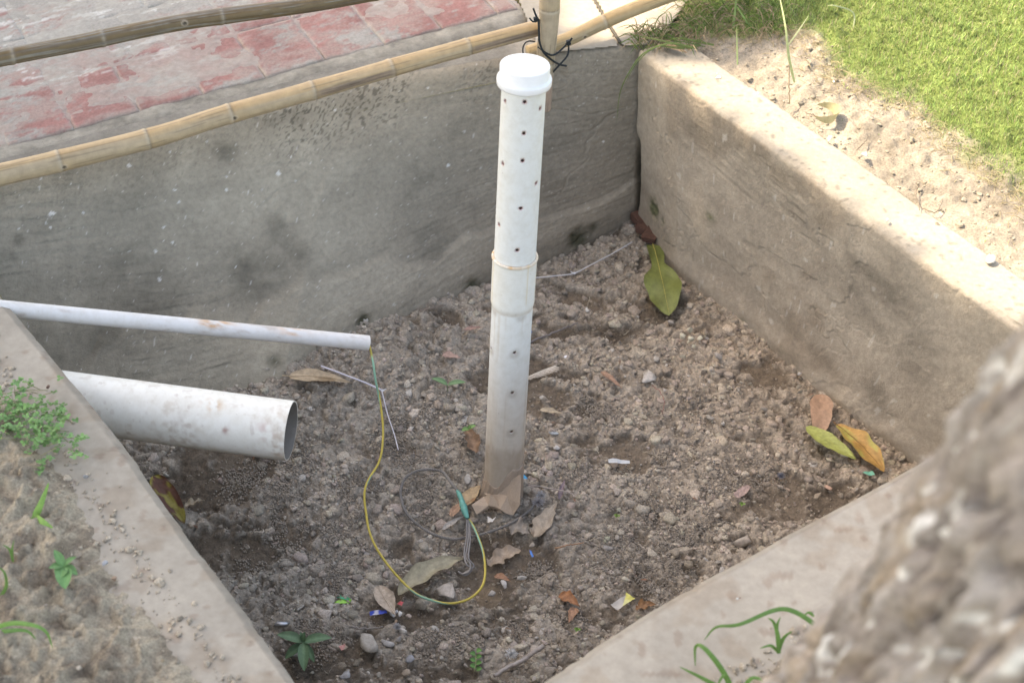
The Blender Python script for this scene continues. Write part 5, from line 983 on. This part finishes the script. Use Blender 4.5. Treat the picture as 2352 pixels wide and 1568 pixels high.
plant('seedling', 'small creeping weed with paired round leaves near the bottom edge', st_[0], lv_, [(st_, .001)], (.10, .23, .06))
for px, py, s_, lb_ in ((1417, 1184, 7, 'tiny green weed in the pellet soil right of the pipe'), (813, 848, 8, 'tiny lime sprout at the wall foot under the thin pipe end'), (1705, 1157, 7, 'tiny bright sprout by the front curb'), (1326, 1445, 8, 'tiny pale weed near the front curb'), (620, 1192, 11, 'small dull green weed in the dark left soil'), (783, 1072, 8, 'tiny weed left of the wire bend')):
    c0_ = PF(px, py, .012); plant('seedling', lb_, c0_-C(0, 0, .012), [(c0_, P(px+s_*math.cos(a_), py+s_*.7*math.sin(a_), c0_[2]+.008), .010) for a_ in (.3, 1.9, 3.3, 4.9)], [], (.15, .25, .06))
def bladestrip(pts, w, n=12, ups=None):
    pth = spline(pts, n); T = np.gradient(pth, axis=0); T /= np.linalg.norm(T, axis=1)[:, None]; sd = np.cross(T, camF); sd /= np.linalg.norm(sd, axis=1)[:, None]; u = np.linspace(0, 1, len(pth)); hw = w*.5*np.clip(1.25*(1-u)**.55*(.55+.45*np.minimum(1, u*6)), .02, 1)
    up_ = np.cross(sd, T); V = np.stack([pth-sd*hw[:, None]+up_*hw[:, None]*.35, pth, pth+sd*hw[:, None]+up_*hw[:, None]*.35], 1); return V.reshape(-1, 3), [tuple(f) for f in gridF(len(pth), 3)]
def grassplant(base_, blades_, col, label, name='grass_weed', w=.009):
    e = empty(name, base_, label, 'weed')
    for pts, ww in blades_:
        v, f = bladestrip(pts, ww*.8); obj('leaf_blade', v, f, M_leaf, e, smooth=True, col=np.ones((len(v), 3))*np.array(col)*rng.uniform(.85, 1.15))
    return e
Gz = G+.03
gr = (.13, .25, .06)
grassplant(P(1905, 1480, Gz), [([P(1905, 1478, Gz), P(1880, 1440, Gz+.05), P(1800, 1408-10, Gz+.09), P(1700, 1433, Gz+.10), P(1645, 1440, Gz+.085), P(1617, 1470, Gz+.045)], .013),], gr, 'long arching grass blade bending left over the front curb')
grassplant(P(1790, 1500, Gz), [([P(1790, 1500, Gz), P(1788, 1465, Gz+.04), P(1778, 1430, Gz+.08), P(1764, 1418, Gz+.10)], .012), ([P(1786, 1500, Gz), P(1800, 1465, Gz+.04), P(1820, 1448, Gz+.06)], .011), ([P(1786, 1495, Gz), P(1770, 1482, Gz+.02), P(1745, 1488, Gz+.02)], .009), ([P(1788, 1495, Gz), P(1785, 1440, Gz+.06), P(1793, 1415, Gz+.08)], .009)], gr, 'short tuft of grass on the front curb beside the trunk')
grassplant(P(1680, 1600, Gz), [([P(1690, 1600, Gz), P(1660, 1540, Gz+.07), P(1620, 1490, Gz+.11), P(1598, 1485, Gz+.10), P(1597, 1530, Gz+.05)], .014), ([P(1690, 1600, Gz), P(1620, 1560, Gz+.04), P(1560, 1530, Gz+.06)], .012), ([P(1700, 1590, Gz), P(1730, 1556, Gz+.03), P(1770, 1572, Gz+.01)], .011), ([P(1680, 1610, Gz), P(1640, 1575, Gz+.03), P(1580, 1580, Gz+.03)], .012), ([P(1680, 1610, Gz), P(1665, 1550, Gz+.09), P(1640, 1590, Gz+.05)], .010)], gr, 'broad bladed grass clump at the bottom edge on the front curb')
grassplant(P(1893, 1415, Gz), [([P(1870, 1415, Gz), P(1858, 1406, Gz+.015), P(1846, 1413, Gz+.01)], .008)], gr, 'tiny grass tip beside the tree trunk')
grassplant(P(90, 1180, Gz), [([P(78, 1188, Gz), P(92, 1160, Gz+.03), P(112, 1108, Gz+.075)], .021), ([P(78, 1188, Gz), P(94, 1196, Gz+.025), P(122, 1212, Gz+.02)], .021), ([P(60, 1200, Gz), P(72, 1190, Gz+.01), P(84, 1180, Gz+.02)], .007)], (.20, .36, .08), 'bright two bladed grass sprout in the left bed')
grassplant(P(-30, 1450, Gz), [([P(-30, 1450, Gz), P(20, 1432, Gz+.06), P(70, 1434, Gz+.08), P(105, 1450, Gz+.07), P(121, 1487, Gz+.03)], .013), ([P(-30, 1455, Gz), P(20, 1448, Gz+.03), P(60, 1448, Gz+.03), P(84, 1468, Gz+.01)], .012)], (.13, .26, .06), 'arching grass at the left edge of the photo near the bottom')
grassplant(P(-10, 1370, Gz), [([P(0, 1370, Gz), P(14, 1345, Gz+.03), P(10, 1315, Gz+.06), P(-5, 1300, Gz+.07)], .010), ([P(30, 1290, Gz), P(22, 1262, Gz+.03), P(6, 1250, Gz+.04)], .008), ([P(30, 1290, Gz), P(28, 1260, Gz+.03), P(32, 1240, Gz+.05)], .006)], (.12, .22, .05), 'dark thin grass blades at the left edge of the photo')
b0 = P(140, 1315, Gz); cc_ = P(146, 1300, Gz+.035)
plant('weed', 'broad leaved green weed in the left bed', b0, [(cc_, P(124, 1262, Gz+.06), .020), (cc_, P(176, 1278, Gz+.05), .016), (cc_, P(112, 1304, Gz+.04), .020), (cc_, P(178, 1320, Gz+.03), .022), (cc_, P(150, 1352, Gz+.02), .036), (cc_, P(136, 1330, Gz+.03), .03)], [([b0, cc_], .002)], (.14, .28, .10))
# clover mat
e = empty('clover_patch', P(60, 960, Gz), 'green mat of small leaved clover spilling over the left curb', 'weed'); Vv, Ff, Kk = [], [], []; o_ = 0
cp = []
for (cx_, cy_, sx_, sy_, n_) in ((40, 925, 45, 34, 200), (20, 975, 40, 28, 150), (105, 975, 38, 40, 190), (110, 1010, 34, 25, 90), (140, 950, 22, 20, 45), (85, 930, 30, 25, 60), (42, 880, 10, 18, 26), (175, 1010, 14, 14, 22), (95, 1060, 14, 9, 20), (90, 1080, 10, 6, 12), (190, 1048, 10, 6, 12), (165, 1040, 12, 8, 12)):
    for i in range(int(n_*.38)): cp.append((cx_+rng.normal()*sx_*.75, cy_+rng.normal()*sy_*.7, rng.uniform(.004, .034)))
for x_, y_, h_ in cp:
    q = P(x_, y_, Gz+h_); c_ = C(.14, .29, .09)*rng.uniform(.65, 1.25)+C(.03, .02, 0)*rng.random(); a0 = rng.uniform(0, 6.28); r = rng.uniform(.003, .0058)
    for k_ in range(3):
        a = a0+k_*2.09; ctr = q+r*1.0*C(math.cos(a), math.sin(a), rng.normal()*.25); tt_ = C(math.cos(a), math.sin(a), rng.normal()*.2); s2 = C(-math.sin(a), math.cos(a), rng.normal()*.2)
        ring_ = [ctr+r*(math.cos(b_)*tt_+math.sin(b_)*s2*.85)*.95 for b_ in np.arange(7)*2*math.pi/7]; Vv += ring_; Ff.append(tuple(range(o_, o_+7))); Kk += [c_]*7; o_ += 7
tag(obj('leaves', Vv, Ff, M_leaf, e, col=np.array(Kk)), kind='stuff')
for i in range(70):
    x_, y_, h_ = cp[rng.integers(len(cp))]; x2, y2 = x_+rng.normal()*22, y_+abs(rng.normal())*18; pth = spline([P(x2, y2, Gz-.005), P((x_+x2)/2, (y_+y2)/2, Gz+h_*.9), P(x_, y_, Gz+h_)], 4); v, f = tube(pth, .0009, 4); obj('stem', v, f, M_leaf, e, col=np.ones((len(v), 3))*C(.26, .26, .12))
# pebbles on the beds
def bstone(px, py, w, col, label, group=None):
    V, F = TI[int(px+py) % 10]; p = P(px, py, G+.012); r = w/FPX*proj(p)[2]*.5; V = V@rotz(px).T*r+p; obj('pebble', V, F, M_stone, col=np.ones((len(V), 3))*np.array(col), label=label, cat='pebble', group=group)
for a in ((102, 1395, 42, (.55, .52, .48), 'pale pointed pebble in the left bed'), (243, 1292, 26, (.42, .41, .41), 'grey pebble at the bed edge on the left curb'), (111, 887, 14, (.22, .14, .11), 'dark brown crumb above the clover on the left curb'), (187, 848, 5, (.7, .68, .64), 'white speck on the left curb'), (195, 1093, 18, (.33, .32, .31), 'grey pebble between clover and bare soil'), (188, 1316, 12, (.68, .66, .63), 'white pebble right of the broad leaved weed'), (122, 1200, 10, (.66, .66, .66), 'white chip at the two bladed grass sprout'), (372, 1518, 22, (.36, .27, .17), 'brown pebble near the bottom of the left curb'), (263, 1328, 20, (.34, .24, .17), 'brown crumb on the left curb'), (62, 1508, 16, (.26, .28, .34), 'bluish pebble near the bottom left corner'),
          (1693, 1374, 9, (.70, .69, .66), 'white crumb on the front curb'), (1700, 1372, 5, (.25, .12, .1), 'dark red crumb on the front curb'), (1646, 169, 5, (.6, .6, .6), 'white speck at the far corner grass'), (1985, 355, 30, (.58, .54, .47), 'pale stone on the sunlit soil strip'), (1905, 320, 28, (.55, .50, .43), 'pale stone left of the larger one on the sunlit strip'), (2276, 593, 40, (.56, .51, .43), 'broad pale stone on the sunlit soil near the right edge'), (2040, 505, 20, (.56, .52, .46), 'pale stone against the sunlit wall top'), (1915, 187, 10, (.7, .68, .64), 'white pebble at the lawn edge')): bstone(*a)
for px, py, w_, lb_ in ((1651, 177, 26, 'white bird dropping on the sunlit wall top near its far end'), (1740, 214, 18, 'smaller white dropping on the sunlit wall top edge')):
    V, F = TI[4]; p = P(px, py, G+.002); r = w_/FPX*proj(p)[2]*.5; obj('dropping', V*[r, r*.8, .002]+p, F, M_stone, col=np.ones((len(V), 3))*C(.8, .8, .8), label=lb_, cat='dropping')
for px, w_ in (((1745, 330), 5), ((1860, 402), 4), ((2077, 548), 7)): pass
# =============================================================== lawn
n = 260000; us = rng.uniform(-1.2, 2.9, n); ds = rng.uniform(.1, 2.3, n); X = rt[1][0]+us*rd[0]+(ds-0)*rn[0]; Y = rt[1][1]+us*rd[1]+ds*rn[1]
li = lawn_in(X, Y); pxs = np.array([W_/2+FPX*((X*camR[0]+Y*camR[1]+(G-CH)*camR[2])/(X*camF[0]+Y*camF[1]+(G-CH)*camF[2])), H_/2+FPX*((X*camD[0]+Y*camD[1]+(G-CH)*camD[2])/(X*camF[0]+Y*camF[1]+(G-CH)*camF[2]))])
k = (rng.random(n) < ss(-.07, .10, li+.05*fb(X*10, Y*10, o=3, s=501))*.97+.02*(li > -.25)) & (drt(X, Y) > .19) & (pxs[0] < 2750) & (pxs[0] > 1350) & (pxs[1] > -420) & (pxs[1] < 900)
X, Y, li = X[k], Y[k], li[k]; n = len(X); Zb = rz(X, Y)-.003; hgt = rng.uniform(.008, .022, n)*(.6+.6*ss(-.1, .3, li)); a = rng.uniform(0, 6.28, n); ln2 = rng.uniform(.1, .9, n)*hgt; wd = rng.uniform(.0009, .0016, n)
D = np.stack([np.cos(a), np.sin(a), 0*a], -1); S = np.stack([-np.sin(a), np.cos(a), 0*a], -1)*wd[:, None]; B0 = np.stack([X, Y, Zb], -1); B1 = B0+D*(ln2*.35)[:, None]; B1[:, 2] += hgt*.6; B2 = B0+D*ln2[:, None]; B2[:, 2] += hgt
V = np.stack([B0-S, B0+S, B1-S*.8, B1+S*.8, B2-S*.12, B2+S*.12], 1).reshape(-1, 3); i = np.arange(n)[:, None]*6; F = np.concatenate([i+[0, 1, 3, 2], i+[2, 3, 5, 4]])
dry = (rng.random(n) < .16+.6*ss(.06, -.06, li))[:, None]; ph = fb(X*3, Y*3, o=3, s=502)[:, None]; K = C(.255, .365, .12)*(1+.25*rng.normal(size=(n, 1)))*(1+.15*ph)+C(.07, .035, 0)*rng.random((n, 1)); K = np.where(dry, C(.42, .37, .22)*(1+.15*rng.normal(size=(n, 1))), K)
tag(obj('lawn_grass', V, F, M_grass, loc=(1.8, 4.8, G), col=np.repeat(K, 6, 0)), 'short bright green lawn grass beyond the sunlit soil strip', 'lawn grass', kind='stuff')
u_ = rng.uniform(-.4, 2.6, 2600); d_ = rng.uniform(.15, .75, 2600); X = rt[1][0]+u_*rd[0]+d_*rn[0]; Y = rt[1][1]+u_*rd[1]+d_*rn[1]; k = lawn_in(X, Y) < .06; X, Y = X[k], Y[k]
sz = np.clip(.0034*np.exp(rng.normal(0, .6, len(X))), .0015, .014); S_ = scatter(np.stack([X, Y, np.maximum(rz(X, Y), G-.01)+sz*.25], -1), sz, T2, C(.34, .29, .22)*(1+rng.normal(0, .15, (len(X), 1)))*np.ones(3))
tag(obj('strip_crumbs', S_[0], S_[1], M_clod, loc=(1.4, 4, G), col=S_[2]), 'loose crumbs on the sunlit soil strip between wall and lawn', 'soil crumbs', kind='stuff')
V, F, K = [], [], []; o_ = 0
for i in range(900):
    j = rng.integers(0, len(ge)-1); q = ge[j]*(1-(t := rng.random()))+ge[j+1]*t; q = q-rn*abs(rng.normal(0, .07))+rn*.03; z_ = float(rz(np.array(q[0]), np.array(q[1]))); b0 = C(q[0], q[1], z_+.002); l = rng.uniform(.015, .06); a_ = rng.uniform(0, 6.28); d = C(math.cos(a_), math.sin(a_), 0)
    v, f = bladestrip([b0, b0+d*l*.5+C(0, 0, l*.2), b0+d*l+C(0, 0, .003)], rng.uniform(.0012, .0026), 3); V.append(v); F += [tuple(int(q_)+o_ for q_ in g_) for g_ in f]; o_ += len(v); K.append(np.ones((len(v), 3))*C(.40, .33, .19)*rng.uniform(.6, 1.15))
tag(obj('straw', np.concatenate(V), F, M_grass, col=np.concatenate(K)), 'dry straw coloured grass bits along the edge of the lawn', 'dry grass', kind='stuff')
# rough tuft in the shade at the corner
V, F, K = [], [], []; o_ = 0
for i in range(560):
    t = rng.random(); px, py = [(1455+rng.random()*150, 118-rng.random()*52-.0*t), (1560+rng.random()*240, 20+rng.random()*70)][int(rng.random() < .6)]; b0 = P(px, py, G+.006); l = rng.uniform(.03, .12); a_ = rng.uniform(0, 6.28); d = C(math.cos(a_), math.sin(a_), 0)
    v, f = bladestrip([b0, b0+d*l*.35+C(0, 0, l*.4), b0+d*l*.85+C(0, 0, l*.35*rng.random())], rng.uniform(.0016, .004), 3); V.append(v); F += [tuple(int(q)+o_ for q in g_) for g_ in f]; o_ += len(v); dry_ = rng.random() < .5; K.append(np.ones((len(v), 3))*(C(.38, .29, .18)*rng.uniform(.5, 1.1) if dry_ else C(.11, .17, .04)*rng.uniform(.7, 1.3)))
tag(obj('rough_grass', np.concatenate(V), F, M_grass, col=np.concatenate(K)), 'tangle of rough dry and green grass in the shade behind the far corner', 'rough grass', kind='stuff')
g1 = G+.012
grassplant(P(1600, 112, g1), [([P(1600, 112, g1+.02), P(1540, 100, g1+.05), P(1480, 122, g1+.035), P(1446, 165, g1-.02), P(1424, 215, g1-.10), P(1416, 285, g1-.20)], .0065), ([P(1590, 112, g1+.02), P(1530, 96, g1+.04), P(1440+30, 84, g1+.03), P(1429, 78, g1+.01)], .008), ([P(1620, 108, g1), P(1560, 96, g1+.03), P(1500, 112, g1+.03), P(1460, 150, g1), P(1435, 195, g1-.06)], .005), ([P(1640, 104, g1), P(1570, 90, g1+.02), P(1510, 90, g1+.01)], .010), ([P(1610, 104, g1), P(1560, 110, g1+.02), P(1505, 104, g1+.02)], .012)], (.11, .15, .04), 'long grass blades trailing over the far corner into the pit')
def stalk(pts, w, col, label): grassplant(pts[0], [(pts, w)], col, label)
stalk([P(1825, 190, g1), P(1812, 130, g1+.09), P(1804, 60, g1+.18), P(1786, -30, g1+.25)], .011, (.38, .42, .20), 'tall pale grass blade standing at the lawn edge')
stalk([P(1684, 68, g1), P(1688, 30, g1+.05), P(1692, -20, g1+.12)], .010, (.24, .34, .12), 'upright grass blade in the shaded patch')
stalk([P(1727, 70, g1), P(1705, 35, g1+.05), P(1690, 12, g1+.08)], .007, (.18, .28, .08), 'slanting grass blade in the shaded patch')
stalk([P(1694, 150, g1), P(1693, 105, g1+.05), P(1692, 55, g1+.1)], .006, (.30, .38, .15), 'thin green shoot on the sunlit soil near the wall end')
stalk([P(1808, 108, g1), P(1835, 70, g1+.05), P(1858, 35, g1+.09)], .007, (.4, .42, .24), 'slanting pale blade at the lawn edge')
stalk([P(1960, 70, g1), P(1960, 30, g1+.05), P(1920, 14, g1+.1), P(1900, 13, g1+.1)], .006, (.40, .42, .24), 'bent pale blade over the lawn near the top edge')
for pts_, lb_ in (([P(1813, 240, g1+.0), P(1812, 195, g1+.05), P(1813, 148, g1+.1)], 'thin brown stalk standing on the sunlit strip'),): stick(pts_, .0022, .0014, (.20, .15, .09), lb_, name='dry_stalk', cat='stalk', floor=False)
for a_, lb_ in (([(1968, 345), (1985, 328), (1996, 312)], 'short dark twig on the sunlit strip'), ([(2111, 425), (2104, 440), (2112, 482)], 'bent dark twig on the sunlit strip near the right'), ([(2120, 478), (2150, 486), (2164, 462)], 'curled dark twig right of the bent one'), ([(1880, 268), (1862, 262), (1850, 258)], 'stalk of the ring curled leaf')):
    stick([P(p_[0], p_[1], G+.012) for p_ in a_], .0018, .0012, (.16, .12, .08), lb_, floor=False)
stick([P(2300-1555.7+2343*0+0, 0, G)]*1+[P(10, 10, G)], .001, .001, (0, 0, 0), 'x') if False else None
pth_ = [P(1480, 104, g1+.008), P(1500, 92, g1+.02), P(1507, 102, g1+.01)]; stick(pth_, .003, .002, (.10, .09, .07), 'black bent twig on the cement slab by the corner', floor=False)
